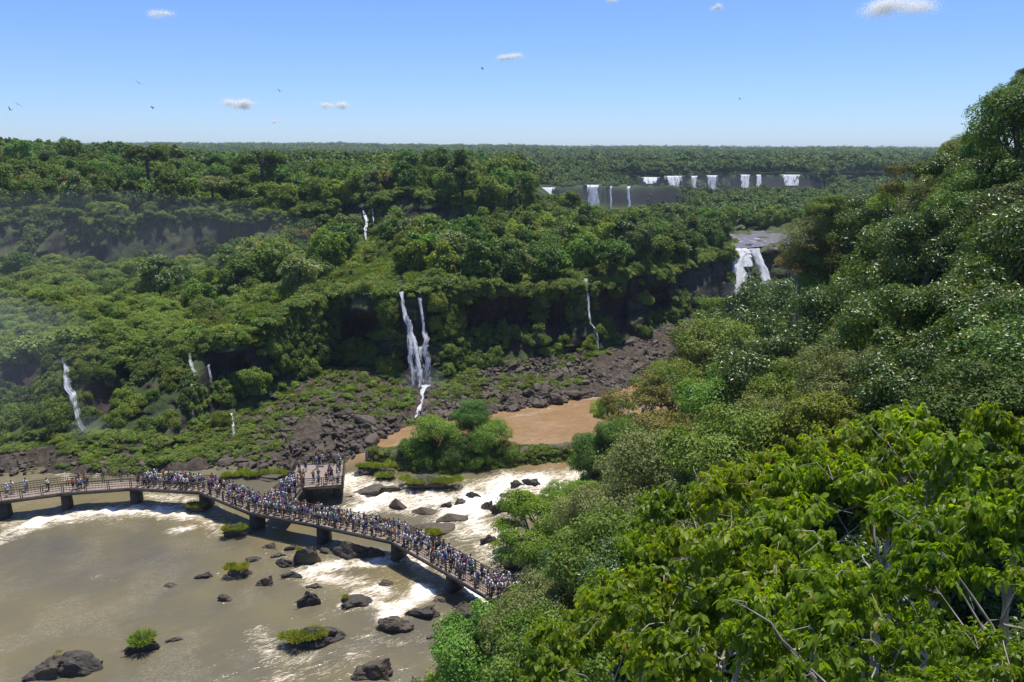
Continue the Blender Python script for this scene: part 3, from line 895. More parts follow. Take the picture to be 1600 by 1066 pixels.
OPEN = [(560, 588, 308, 373, 203), (621, 676, 452, 604, 130), (910, 938, 434, 546, 145), (94, 110, 555, 610, 114), (106, 136, 610, 668, 111), (840, 868, 292, 303, 440), (912, 942, 289, 322, 440), (950, 990, 290, 326, 440)] + [(a, b, 273, 291, 634) for a, b in ((1002, 1030), (1039, 1068), (1079, 1089), (1105, 1121), (1157, 1172), (1182, 1189), (1219, 1251))]
def hides_fall(P, R):
    px, py = project(P)
    r = R * F / np.maximum(P[:, 1], 1)
    bad = np.zeros(len(P), bool)
    for x0, x1, y0, y1, Y in OPEN:
        dx = np.maximum(np.maximum(x0 - px, px - x1), 0); dy = np.maximum(np.maximum(y0 - py, py - y1), 0)
        bad |= (np.hypot(dx, dy) < r * .85) & (P[:, 1] < Y)
    return bad

def on_sheet(x, y, z):
    out = np.array(z, float)
    for i in range(len(out)):
        h = FARBVH[0].ray_cast(Vector((x[i], y[i], 90)), Vector((0, 0, -1)))
        if h[0] is not None: out[i] = h[0].z
    return out

# ground cover on the far bank: shrubs, reeds, grass and creepers
def far_cover():
    P, SCL, ROT, IX = [], [], [], []
    n0 = len(SHRUBS)
    # bench
    n = 19000
    x = RS.uniform(-175, 72, n); t = RS.uniform(0, 1, n) ** 1.25
    y = PI_(T_, x) - .5 + (PI_(CB, x) - PI_(T_, x) + 1) * t
    dens = vnoise(x * .09, y * .09, seed=71) * .5 + .5
    bare = fbm(x * .06 + 9, y * .06, seed=72)
    k = (bare > -.30) | (t < .1)
    x, y, t, dens = x[k], y[k], t[k], dens[k]
    z = on_sheet(x, y, far_ground(x, y))
    reed = vnoise(x * .05 + 3, y * .05, seed=73) + .35 * (x < -50) - .1 > .08
    m = np.where(reed, n0 + RS.randint(0, 2, len(x)), RS.randint(0, n0, len(x)))
    s = RS.uniform(.8, 1.7, len(x)) * (.7 + .8 * dens) * np.where(reed, .9, 1.1) * np.where((x < -50) & (RS.rand(len(x)) < .25), 1.5, 1.)
    P.append(rows(x, y, z + .2)); SCL.append(rows(s, s, s * RS.uniform(.6, 1., len(x)))); ROT.append(rows(x * 0, x * 0, RS.uniform(0, 6.3, len(x)))); IX.append(m)
    # bigger bushes in mounds
    nb = n0 + 6
    n = 900
    x = RS.uniform(-175, 66, n); t = RS.uniform(-.02, 1, n) ** 1.2
    k = (x < -46) | (RS.rand(n) < .55)
    x, t = x[k], t[k]
    y = PI_(T_, x) + (PI_(CB, x) - PI_(T_, x)) * t
    k = ~((x > -52) & (x < -26) & (y < PI_(T_, x) + 15) & (y > PI_(T_, x) + 1))
    x, y = x[k], y[k]
    z = on_sheet(x, y, far_ground(x, y))
    s = RS.uniform(1.2, 3.0, len(x))
    P.append(rows(x, y, z + .25 * s)); SCL.append(rows(s, s, s * RS.uniform(.7, 1.05, len(x)))); ROT.append(rows(x * 0, x * 0, RS.uniform(0, 6.3, len(x)))); IX.append(nb + RS.randint(0, 3, len(x)))
    n = 620
    x = RS.uniform(-170, 30, n); u = RS.uniform(.0, 1., n)
    k = ((x < -40) | ((x < 5) & (RS.rand(n) < .8)) | (RS.rand(n) < .35)) & ~((recess(x) > .35) & (u < .84) & (u > .28))
    x, u = x[k], u[k]
    y = PI_(B_, x) + (PI_(T_, x) - PI_(B_, x)) * u; z = PI_(zB, x) + (PI_(zT, x) - PI_(zB, x)) * u
    for i in range(len(x)):
        hit = FARBVH[0].ray_cast(Vector((x[i], y[i] - 14, z[i])), Vector((0, 1, 0)))
        if hit[0] is not None: y[i] = hit[0].y
    s = RS.uniform(1.0, 2.6, len(x))
    P.append(rows(x, y, z)); SCL.append(rows(s, s * .8, s * RS.uniform(.8, 1.3, len(x)))); ROT.append(rows(x * 0, x * 0, RS.uniform(0, 6.3, len(x)))); IX.append(nb + RS.randint(0, 4, len(x)))
    # grass meadow
    n = 2600
    x = RS.normal(-36, 12, n); y = PI_(T_, x) + RS.uniform(-1, 26, n); z = on_sheet(x, y, far_ground(x, y))
    s = RS.uniform(.9, 1.7, n)
    P.append(rows(x, y, z)); SCL.append(rows(s, s, s)); ROT.append(rows(x * 0, x * 0, RS.uniform(0, 6.3, n))); IX.append(n0 + 2 + 2 + RS.randint(0, 2, n))
    # creepers on both cliffs
    for (A, Bb, za, zb_, n, thr) in ((B_, T_, zB, zT, 9000, .05), (CB, CT, zCB, zCT, 3000, .08)):
        x = RS.uniform(-175, 64, n); u = RS.uniform(0, 1.05, n)
        pat = fbm(x * .11, u * 1.5, seed=75) + .35 * (u - .55) + .12 * (x < -44) * (A is B_) + .05 * (x < -18) * (A is B_) - .13 * sstep(4, 16, x)
        k = pat > thr
        if A is B_: k &= ~((recess(x) > .35) & (u < .84) & (u > .28))
        x, u = x[k], u[k]
        y = PI_(A, x) + (PI_(Bb, x) - PI_(A, x)) * u - 1.0; z = PI_(za, x) + (PI_(zb_, x) - PI_(za, x)) * u
        for i in range(len(x)):
            hit = FARBVH[0].ray_cast(Vector((x[i], y[i] - 14, z[i] + 1.5)), Vector((0, 1, 0)))
            if hit[0] is not None: y[i] = hit[0].y - .1; z[i] += 1.5
        s = RS.uniform(.6, 1.5, len(x))
        P.append(rows(x, y, z)); SCL.append(rows(s, s, s * RS.uniform(.8, 1.5, len(x)))); ROT.append(rows(x * 0, x * 0, RS.uniform(-.7, .7, len(x)))); IX.append(np.where((RS.rand(len(x)) < .45) & (vnoise(x * .2, u * 4, seed=79) > -.1), RS.choice([0, 1, n0, n0 + 1], len(x)), n0 + 2 + RS.randint(0, 2, len(x))))
    # brush under and before the plateau trees
    n = 3200
    x = RS.uniform(-175, 24, n); y = PI_(CT, x) + RS.uniform(-1.5, 34, n)
    z = on_sheet(x, y, far_ground(x, y)); s = RS.uniform(.9, 2.1, n)
    P.append(rows(x, y, z + .3)); SCL.append(rows(s, s, s * RS.uniform(.7, 1.1, n))); ROT.append(rows(x * 0, x * 0, RS.uniform(0, 6.3, n))); IX.append(RS.choice([0, 1, 2, n0, n0 + 6, n0 + 8], n))
    # rim of both cliffs, hanging over
    for (A, za, n) in ((T_, zT, 900), (CT, zCT, 800)):
        x = RS.uniform(-175, 62, n); y = PI_(A, x) + RS.uniform(-2.2, .8, n); z = PI_(za, x) + RS.uniform(-1.2, .6, n)
        s = RS.uniform(.7, 1.7, n)
        P.append(rows(x, y, z)); SCL.append(rows(s, s, s)); ROT.append(rows(x * 0, x * 0, RS.uniform(0, 6.3, n))); IX.append(RS.randint(0, n0 + 2, n))
    # shore slope
    n = 5200
    x = RS.uniform(-150, 40, n); u = RS.uniform(.08, 1, n)
    pat = fbm(x * .10, u * 2.2, seed=91) + .5 * (u - .55) - .32 * sstep(0, 22, x) + .34 * sstep(-34, -44, x) + .30 * ((x > -36) & (x < -6) & (u > .42)) + .16 * (u > .62)
    k = pat > .02
    x, u = x[k], u[k]
    y = PI_(S_, x) + (PI_(B_, x) - PI_(S_, x)) * u; z = on_sheet(x, y, far_ground(x, y))
    s = RS.uniform(.4, 1.1, len(x))
    P.append(rows(x, y, z)); SCL.append(rows(s, s, s * .8)); ROT.append(rows(x * 0, x * 0, RS.uniform(0, 6.3, len(x)))); IX.append(RS.choice([0, 1, 2, n0, n0 + 1, n0 + 4, n0 + 5], len(x)))
    P, SCL, ROT, IX = map(np.concatenate, (P, SCL, ROT, IX))
    px, py = project(P)
    free = ~hides_fall(P, SCL[:, 0] * .8)
    for line, wpx in FALL_LINES:
        free &= dist_poly(px, py, line) > wpx
    free &= dist_poly(px, py, [(95, 505), (100, 545)]) > 8
    P, SCL, ROT, IX = P[free], SCL[free], ROT[free], IX[free]
    P, SCL, ROT, IX = [P], [SCL], [ROT], [IX]
    scatter('undergrowth', np.concatenate(P), np.concatenate(SCL), np.concatenate(ROT), np.concatenate(IX), SHRUBS + REEDS + VINES + BLADES + BUSHES)
far_cover()

# ------------------------------------------------------------------ far forest
TREES = []     # (key, x, y, ground, crown z, R, tone)
def poisson(n, fx, mind, seed):
    rs = np.random.RandomState(seed)
    out, grid = [], {}
    for _ in range(n):
        x, y = fx(rs)
        g = (int(x // mind), int(y // mind))
        if any((x - a) ** 2 + (y - b) ** 2 < mind * mind for i in (-1, 0, 1) for j in (-1, 0, 1) for (a, b) in grid.get((g[0] + i, g[1] + j), ())):
            continue
        grid.setdefault(g, []).append((x, y)); out.append((x, y))
    return out

FALL_CLEAR = [(-38.8, 207, 5.), (-17, 141, 4.), (-19.5, 145, 4.), (14, 156, 5.), (-78, 134, 5.), (-62, 128, 3)]
def clear_of(x, y):
    return all((x - a) ** 2 + (y - b) ** 2 > r * r for a, b, r in FALL_CLEAR)

def bench_pt(rs):
    x = rs.uniform(-64, 62)
    t, c = PI_(T_, x), PI_(CB, x)
    return x, t + 2.2 + (c - t - 5) * rs.uniform(0, 1)
def plateau_pt(rs):
    x = rs.uniform(-205, 26)
    c = PI_(CT, x)
    return x, c + 2 + (rs.uniform(0, 1) ** 1.3) * (320 - c)
def left_pt(rs):
    x = rs.uniform(-150, -60)
    t, c = PI_(T_, x), PI_(CB, x)
    return x, t + 12 + (c - t - 14) * rs.uniform(0, 1)
def beyond_pt(rs):
    x = rs.uniform(20, 190)
    return x, rs.uniform(285, 330)

bench = [p for p in poisson(5000, bench_pt, 5.6, 1) if clear_of(*p)]
# a grassy meadow stays open
bench = [p for p in bench if not (-52 < p[0] < -26 and p[1] < PI_(T_, p[0]) + 17) and not (p[0] < -46 and p[1] < 160) and not (-24 < p[0] < -12 and p[1] < 152)]
plate = poisson(6000, plateau_pt, 6.6, 2)
leftb = poisson(60, left_pt, 13, 3)
bey = [p for p in poisson(900, beyond_pt, 7.5, 4) if not (60 < p[0] < 112 and p[1] < 300)]
tones = list(TONES)
rs = np.random.RandomState(9)
for zone, L in (('bench', bench), ('plateau', plate), ('left', leftb), ('beyond', bey)):
    for (x, y) in L:
        g = float(far_ground(x, y))
        if zone == 'bench':
            R = rs.uniform(3.0, 4.9); h = R * rs.uniform(.65, 1.1)
            if x > 10: R *= 1.08; h += 1.0
            key = rs.choice(['round0', 'round1', 'round2', 'round3', 'tall0', 'tall1', 'flat0'], p=[.2, .2, .18, .16, .1, .1, .06])
            tone = rs.choice(tones, p=[.34, .36, .16, .12, .02])
        elif zone == 'plateau':
            R = rs.uniform(3.4, 5.4); h = R * rs.uniform(.65, 1.25)
            if rs.rand() < .16: h += rs.uniform(1.5, 4)
            key = rs.choice(['round0', 'round1', 'round2', 'round3', 'tall0', 'tall1', 'flat0', 'flat1', 'palm'], p=[.14, .14, .14, .13, .12, .1, .08, .06, .09])
            tone = rs.choice(tones, p=[.36, .32, .14, .16, .02])
        elif zone == 'left':
            R = rs.uniform(2.2, 4.0); h = R * .6
            key = rs.choice(['round0', 'round1', 'round2', 'flat1']); tone = rs.choice(tones, p=[.25, .3, .15, .28, .02])
        else:
            R = rs.uniform(3., 4.6); h = rs.uniform(3.5, 6)
            key = rs.choice(['round0', 'round1', 'round2', 'round3']); tone = rs.choice(tones, p=[.3, .4, .2, .1, 0])
        if key == 'palm': h += 4; R *= .75
        TREES.append([key, x, y, g, g + h, R, tone, zone])
# trees that stand out: photo spot of the crown centre, distance, radius
SPECIAL = [
    ('dome', 737, 368, 196, 4.2, 'greyish green', 'pale dome shaped tree standing on the bench below the upper cliff'),
    ('flat0', 228, 243, 262, 6.0, 'dark green', 'broad flat topped tree rising over the plateau forest on the left'),
    ('flat1', 408, 250, 262, 6.5, 'dark green', 'wide umbrella tree on the plateau skyline above the upper cliff'),
    ('tall0', 722, 268, 222, 5.2, 'dark green', 'tallest dark tree at the cliff edge in the middle of the plateau'),
    ('round1', 700, 290, 220, 4.0, 'dark green', 'dark vine hung tree beside the tallest plateau tree'),
    ('round2', 770, 300, 226, 5.0, 'mid green', 'rounded tree to the right of the tallest plateau tree'),
    ('round3', 250, 430, 180, 4.6, 'greyish green', 'grey green bushy tree alone under the shaded upper cliff'),
    ('flat0', 665, 352, 205, 3.0, 'yellowish green', 'small layered tree in front of the dark upper cliff right of the thin fall'),
]
special_pts = []
for key, px, py, d, R, tone, lab in SPECIAL:
    p = ray(px, py, d)
    g = float(far_ground(p.x, p.y))
    special_pts.append((p.x, p.y, R))
    place_tree(key, p.x, p.y, g, p.z, R, rnd.uniform(0, 6), 'broadleaf_tree', lab, 'trees of the far bank', TONES[tone])
_tb = hides_fall(np.array([[t[1], t[2], t[4]] for t in TREES]), np.array([t[5] for t in TREES]))
TREES = [t for t, b_ in zip(TREES, _tb) if not b_]
TREES = [t for t in TREES if all((t[1] - a) ** 2 + (t[2] - b) ** 2 > (.8 * (r + t[5])) ** 2 for a, b, r in special_pts)]

def ordinal(i):
    w = 'first second third fourth fifth sixth seventh eighth ninth tenth eleventh twelfth thirteenth fourteenth fifteenth sixteenth seventeenth eighteenth nineteenth twentieth'.split()
    return w[i] if i < len(w) else {1: '%dst', 2: '%dnd', 3: '%drd'}.get((i + 1) % 10 if (i + 1) % 100 not in (11, 12, 13) else 0, '%dth') % (i + 1)

def unique_labels(items):
    """items: [(x for left-right order, base label, setter)]; equal labels get their place from the left"""
    by = {}
    for it in items:
        by.setdefault(it[1], []).append(it)
    for lab, L in by.items():
        L.sort(key=lambda t: t[0])
        for i, it in enumerate(L):
            it[2](lab if len(L) == 1 else f'{lab}, {ordinal(i)} from left')

LOOK = {'round': 'rounded', 'flat': 'flat-topped', 'tall': 'slender', 'palm': 'feathery palm', 'dome': 'dome'}
def tree_place(zone, x, y):
    q = x / y
    if zone == 'plateau':
        row = 'at upper cliff edge' if y < PI_(CT, x) + 22 else ('in plateau forest' if y < PI_(CT, x) + 55 else 'far back on plateau')
        w = 'over hazy cliff' if q < -.36 else ('near thin upper fall' if q < -.1 else 'near plateau centre')
        return f'{row} {w}'
    if zone == 'bench':
        row = 'on lower cliff edge' if y < PI_(T_, x) + 14 else ('on bench slope' if y < PI_(T_, x) + 42 else 'at bench rear')
        w = 'left of twin fall' if x < -18 else ('right of twin fall' if x < 10 else ('above rocky trickle' if x < 30 else 'near big white fall'))
        return f'{row} {w}'
    if zone == 'left':
        return 'on the bushy left bench'
    return 'beyond the upper river'

order = sorted(range(len(TREES)), key=lambda i: TREES[i][2] - (40 if TREES[i][7] == 'bench' else 0) - 3 * TREES[i][5])
order = [i for i in order if abs(TREES[i][1] / TREES[i][2]) < .70]
single = set(order[:225])
lab_items = []
for i in sorted(single):
    key, x, y, g, cz, R, tone, zone = TREES[i]
    t = place_tree(key, x, y, g, cz, R, rnd.uniform(0, 6.28), 'palm_tree' if key == 'palm' else 'broadleaf_tree', None, 'trees of the far bank', TONES[tone], rnd.uniform(.9, 1.15))
    size = 'small' if R < 3.7 else ('large' if R > 4.5 else 'mid-sized')
    if key == 'palm':
        lab = f'feathery palm {tree_place(zone, x, y)}'
    else:
        lab = f'{size} {tone} {LOOK[key[:-1]]} tree {tree_place(zone, x, y)}'
    lab_items.append((x / y, lab, lambda s, o=t: o.__setitem__('label', s)))
unique_labels(lab_items)

def far_forest():
    FAR = []
    for i in range(5):
        rs_ = np.random.RandomState(200 + i)
        c, r = crown_clumps(rs_, 9, (1, 1, .75), -.3, .28, .45, .7)
        v, f = crown_leaves(rs_, c, r, 6, 13, .24, LEAF_Q, jit=.4)
        FAR.append(np_mesh(f'far_crown_{i}', v, f, [LEAF_FAR], attrs={'leaf_tone': LAST['tone'] * .97}))
    MASS = []
    for i in range(3):
        rs_ = np.random.RandomState(220 + i)
        c = np.concatenate([rs_.uniform(-1, 1, (16, 2)), rs_.uniform(-.15, .3, (16, 1))], 1); r = rs_.uniform(.16, .34, 16)
        v, f = crown_leaves(rs_, c, r, 6, 7, .13, LEAF_Q, jit=.35)
        MASS.append(np_mesh(f'far_mass_{i}', v, f, [LEAF_FAR], attrs={'leaf_tone': LAST['tone'] * .97}))
    rest = [TREES[i] for i in range(len(TREES)) if i not in single]
    P = [np.array([[t[1], t[2], t[4]] for t in rest])]; S = [np.array([[t[5]] * 3 for t in rest])]; I = [RS.randint(0, 4, len(rest))]
    n = len(rest)
    NEARK = [KIND[f'round{i}'][0] for i in range(4)]
    # wedge between 320 and 1300 m
    for (y0, y1, cnt, md, R0, R1) in ((318, 700, 12500, 7.0, 3.6, 5.8), (700, 1400, 12000, 11., 5.0, 8.)):
        q = RS.uniform(-.78, .72, cnt); y = np.sqrt(RS.uniform(y0 ** 2, y1 ** 2, cnt)); x = q * y
        z = hfar(x, y); R = RS.uniform(R0, R1, cnt)
        # keep the face of the falls and the rocks above them free
        keep = ~((q > .015) & (q < .22) & (y > 424) & (y < 451)) & ~((q > .12) & (q < .40) & (y > 622) & (y < 654))
        low = ((q > .01) & (q < .23) & (y > 370) & (y < 500)) | ((q > .12) & (q < .42) & (y > 540) & (y < 625))
        keep &= ~((x > 58) & (x < 118) & (y < 300) & (q > .2))
        big = np.where((q > .03) & (y < 640), .8, 1.) * np.where(low, .45, 1.)
        R = R * big
        h = R * RS.uniform(.7, 1.4, cnt) * big
        g = np.stack([x, y, z + h], -1)[keep]
        P.append(g); R = R[keep]; S.append(np.stack([R, R, R * RS.uniform(.8, 1.25, len(R))], -1)); I.append(4 + RS.randint(0, 5, len(R)))
    cnt = 12000
    q = RS.uniform(-.8, .75, cnt); y = np.exp(RS.uniform(math.log(1350), math.log(5200), cnt)); x = q * y
    s = RS.uniform(.008, .014, cnt) * y
    z = hfar(x, y)
    P.append(np.stack([x, y, z + 5 + RS.uniform(0, 4, cnt)], -1)); S.append(np.stack([s, s, np.full(cnt, 18.) * RS.uniform(.8, 1.3, cnt)], -1)); I.append(9 + RS.randint(0, 3, cnt))
    P, S, I = np.concatenate(P), np.concatenate(S), np.concatenate(I)
    ok = ~hides_fall(P, S[:, 0]); P, S, I = P[ok], S[ok], I[ok]
    scatter('forest', P, S, np.stack([P[:, 0] * 0, P[:, 0] * 0, RS.uniform(0, 6.3, len(P))], -1), I, NEARK + FAR + MASS)
far_forest()
# ------------------------------------------------------------------ waterfalls
def fall_sheet(name, path, mat, parent=None, seed=0, bulge=.35, n_across=14, ragged=.22):
    """path: rows of (left x, y, z) and (right x, y, z); a rounded sheet of falling water with real depth"""
    rs = np.random.RandomState(seed)
    A = np.array([p[0] for p in path], float); B = np.array([p[1] for p in path], float)
    k = np.linspace(0, 1, len(path)); t = np.linspace(0, 1, 48)
    A = np.stack([np.interp(t, k, A[:, j]) for j in range(3)], -1); B = np.stack([np.interp(t, k, B[:, j]) for j in range(3)], -1)
    u = np.linspace(0, 1, n_across)
    w = np.linalg.norm(B - A, axis=1)
    ed = (vnoise(t * 9 + seed, t * 0 + 3, seed=seed) * ragged * np.minimum(w, 1.5))[:, None]
    P = A[:, None, :] + (B - A)[:, None, :] * u[None, :, None]
    dx = norm(B - A)[:, None, :]
    P = P + dx * ed[:, :, None] * np.ones_like(u)[None, :, None]
    front = -bulge * np.sin(u * math.pi)[None, :] * np.minimum(w, 3.)[:, None] + (.6 + .05 * w.max()) * fbm(u[None, :] * w[:, None] * 1.3 + seed, t[:, None] * 2.0 + u[None, :] * 0, seed=seed + 1)
    P[..., 1] += front
    L = np.concatenate([[0], np.cumsum(np.linalg.norm(np.diff((A + B) / 2, axis=0), axis=1))])
    uv = np.stack([u[None, :] * w[:, None] + seed * 7.7, np.broadcast_to(L[:, None], (48, n_across)), np.zeros((48, n_across))], -1)
    edge = .10 - .34 * np.abs(2 * u - 1)[None, :] ** 2.2 + np.where(t < .03, .25, 0)[:, None] - .12 * t[:, None]
    # a back side closes the sheet
    Q = P.copy(); Q[..., 1] += .35 + bulge * np.sin(u * math.pi)[None, :] * np.minimum(w, 3.)[:, None] * .4
    r, c = 48, n_across
    i = np.arange(r - 1)[:, None] * c + np.arange(c - 1)[None, :]
    f = np.stack([i, i + 1, i + c + 1, i + c], -1).reshape(-1, 4)
    V = np.concatenate([P.reshape(-1, 3), Q.reshape(-1, 3)])
    f2 = f[:, ::-1] + r * c
    e = np.broadcast_to(edge, (r, c)).ravel()
    me = np_mesh(name, V, np.concatenate([f, f2]), [mat], True, attrs={'fall_uv': np.concatenate([uv.reshape(-1, 3)] * 2), 'fall_edge': np.concatenate([e, e])})
    return link(name, me, parent)

def atY(px, py, Y):
    d = ray(px, py, 1.) - Vector((0, 0, CAMZ))
    s = Y / d.y
    return (d.x * s, Y, CAMZ + d.z * s)

def on_rock(px, py, Y):
    d = ray(px, py, 1.) - Vector((0, 0, CAMZ))
    hit = FARBVH[0].ray_cast(Vector((0, 0, CAMZ)), d)
    if hit[0] is None or hit[0].y > 300: return atY(px, py, Y)
    p = hit[0] - d * .9
    return tuple(p)

def rock_path(rows_):
    ys = np.array([on_rock((a + b) / 2, py, Y)[1] for a, b, py, Y in rows_])
    i = np.arange(len(ys))
    fit = np.polyval(np.polyfit(i, ys, 1), i)
    fit = fit - max(0., (fit - ys).max() * .8)
    return [(atY(a, py, y), atY(b, py, y)) for (a, b, py, Y), y in zip(rows_, fit)]

def px_path(rows_):
    """rows of (px left, px right, py, distance along y)"""
    return [(atY(a, py, Y), atY(b, py, Y)) for a, b, py, Y in rows_]

def waterfall(label, strands, cat='waterfall', group=None, part='strand'):
    x, y, z = atY((strands[0][0][-1][0] + strands[0][0][-1][1]) / 2, strands[0][0][-1][2], strands[0][0][-1][3])
    if len(strands) == 1:
        o = fall_sheet('waterfall', (rock_path if strands[0][0][0][3] < 215 else px_path)(strands[0][0]), strands[0][1], None, strands[0][2])
        return tag(o, label, cat, group)
    root = tag(link('waterfall', None, None, (x, y, z)), label, cat, group)
    for rws, mat, seed, *nm in strands:
        o = fall_sheet(nm[0] if nm else part, (rock_path if rws[0][3] < 215 else px_path)(rws), mat, None, seed)
        o.data.transform(Matrix.Translation((-x, -y, -z)))
        o.parent = root
    return root

waterfall('twin white waterfall over the green cliff, splitting into three strands above dark boulders', [
    ([(624, 630, 456, 139.5), (627, 634, 475, 138.), (630, 643, 505, 136.2), (632, 648, 535, 134.8), (636, 650, 570, 133.6), (639, 653, 602, 132.6)], M_FALL, 1),
    ([(634, 642, 500, 136.6), (641, 651, 530, 135.2), (646, 663, 565, 133.4), (650, 669, 602, 132.4)], M_FALL, 2),
    ([(653, 658, 466, 139.0), (657, 664, 490, 137.4), (658, 667, 515, 136.), (656, 672, 533, 134.4), (659, 676, 570, 133.2), (660, 680, 603, 132.3)], M_FALL, 3),
    ([(636, 668, 540, 134.6), (638, 672, 570, 133.2), (638, 680, 604, 131.8)], M_FALLTHIN, 17, 'spray_veil'),
    ([(656, 670, 602, 131.6), (654, 664, 615, 130.), (657, 664, 630, 127.), (648, 662, 640, 125.5), (645, 656, 652, 123.6)], M_FALL, 4, 'lower_cascade'),
])
waterfall('slanting white cascade down the bushy cliff at the left, widening toward its foot', [
    ([(96, 102, 560, 123.5), (97, 109, 580, 121.), (104, 118, 610, 118.), (113, 128, 640, 115.), (120, 142, 672, 111.5)], M_FALL, 5),
    ([(112, 118, 630, 115.6), (116, 124, 650, 113.6), (118, 128, 672, 111.6)], M_FALLTHIN, 15),
])
waterfall('thin single waterfall dropping from the upper dark cliff under the plateau forest', [
    ([(566, 570, 311, 209.), (567, 573, 330, 208.), (568, 576, 350, 206.6), (569, 577, 374, 205.2)], M_FALL, 6)])
waterfall('faint thread of water beside the thin upper waterfall', [
    ([(581, 583, 326, 208.6), (582, 585, 350, 206.6), (582, 586, 374, 205.4)], M_FALLTHIN, 7)])
waterfall('narrow white trickle down the bare rock buttress right of the twin waterfall', [
    ([(912, 917, 436, 152.), (915, 922, 460, 150.6), (917, 923, 490, 149.4), (919, 925, 505, 148.6), (929, 934, 515, 147.6), (932, 938, 545, 146.4)], M_FALL, 8)])
waterfall('tiny spout falling from the ledge pool at the left cliff foot', [
    ([(357, 361, 648, 114.), (360, 365, 662, 112.), (362, 368, 680, 109.)], M_FALL, 9)])
waterfall('wispy trickles over the mossy bulge left of the dark recess', [
    ([(292, 297, 552, 124.), (297, 306, 575, 121.), (305, 312, 592, 118.5)], M_FALLTHIN, 10),
    ([(324, 327, 570, 121.), (328, 333, 600, 117.5), (333, 340, 632, 114.)], M_FALLTHIN, 11),
    ([(298, 301, 600, 117.), (298, 302, 640, 112.5), (302, 306, 682, 107.5)], M_FALLTHIN, 12)])
waterfall('big broad white waterfall spilling from the upper river beside the wooded spur', [
    ([(1141, 1166, 388, 234.5), (1134, 1168, 400, 231.), (1125, 1166, 420, 227.), (1127, 1171, 440, 223.5), (1134, 1180, 470, 219.)], M_FALLBIG, 13),
    ([(1158, 1172, 389, 234.), (1156, 1176, 402, 231.), (1158, 1176, 416, 228.6)], M_FALLBIG, 18),
    ([(1163, 1174, 389, 234.4), (1163, 1178, 412, 230.6), (1166, 1178, 440, 226.5), (1172, 1184, 465, 222.)], M_FALLTHIN, 14),
    ([(1172, 1187, 388, 235.6), (1180, 1196, 412, 232.), (1188, 1205, 432, 229.), (1192, 1214, 455, 225.)], M_FALLBIG, 16)])
FARF = [
    (840, 869, 293, 312, 447, 'low wide far waterfall nearest the wooded plateau edge'),
    (914, 940, 289, 334, 447, 'broad far waterfall with a feathered right side in the middle distance'),
    (953, 957, 291, 334, 446, 'thread of a far waterfall between the broad and the solid column'),
    (979, 986, 291, 336, 445, 'single solid column of a far waterfall against dark cliff'),
]
for k, (a, b, y0, y1, Y, lab) in enumerate(FARF):
    waterfall(lab, [([(a, b, y0, Y), (a - .5, b, y0 + 3, Y - 3), (a - 1, b + .5, y1, Y - 9)], M_FALLFAR, 30 + k)], group='falls of the far gorge')
FARG = [
    (1000, 1032, 277, 287, 640, 'lacy low far cascade spread over rock steps'),
    (1037, 1070, 275, 292, 640, 'sloping wide far waterfall beside the lacy cascade'),
    (1077, 1091, 275, 300, 644, 'narrow far waterfall half veiled in spray'),
    (1103, 1123, 274, 304, 646, 'tall bright far waterfall in the centre of the distant row'),
    (1155, 1173, 273, 294, 646, 'far waterfall of two close columns'),
    (1181, 1190, 273, 293, 646, 'small narrow far waterfall beside the two columned one'),
    (1217, 1253, 273, 290, 646, 'widest rectangular far waterfall at the end of the distant row'),
]
for k, (a, b, y0, y1, Y, lab) in enumerate(FARG):
    waterfall(lab, [([(a, b, y0, Y), (a - .3, b + .3, y0 + 2, Y - 3), (a - 1, b + 1.5, y1, Y - 10)], M_FALLFAR, 40 + k)], group='distant row of waterfalls')

# ------------------------------------------------------------------ rocks
def rock_mesh(name, seed, mat, sub=3, rough=.10):
    rs = np.random.RandomState(seed)
    bm = bmesh.new()
    pts = rdir(rs, 16, -.7) * rs.uniform(.75, 1.05, (16, 1)) * [1, .85, .8]
    for p in pts:
        bm.verts.new(p)
    bmesh.ops.convex_hull(bm, input=bm.verts[:])
    for v in [v for v in bm.verts if not v.link_faces]:
        bm.verts.remove(v)
    bmesh.ops.bevel(bm, geom=bm.edges[:] + bm.verts[:], offset=.07, segments=1, affect='EDGES')
    bmesh.ops.triangulate(bm, faces=bm.faces[:])
    bmesh.ops.subdivide_edges(bm, edges=[e for e in bm.edges if e.calc_length() > .25], cuts=sub, use_grid_fill=True)
    bmesh.ops.triangulate(bm, faces=bm.faces[:])
    V = np.array([v.co[:] for v in bm.verts])
    n = fbm(V[:, 0] * 2.6 + seed, V[:, 1] * 2.6, V[:, 2] * 2.6, seed, 4)
    V = V * (1 + rough * 2 * n[:, None])
    for v, c in zip(bm.verts, V):
        v.co = c
    me = bpy.data.meshes.new(name)
    bm.to_mesh(me); bm.free()
    me.materials.append(mat)
    return me

ROCKS = [rock_mesh(f'boulder_{i}', 300 + i, ROCK) for i in range(7)]
POOLR = [rock_mesh(f'pool_rock_{i}', 320 + i, WET_ROCK if i % 2 else ROCK, 5, .26) for i in range(8)]
SLAB = rock_mesh('slab_rock', 340, ROCK, 4, .04)
TUFT = [blades_mesh(f'tuft_{i}', 350 + i, GRASS, 520, .022, 1.05, .9) for i in range(3)]
WISP = [blades_mesh(f'wisp_{i}', 360 + i, GRASS, 70, .03, .7) for i in range(2)]

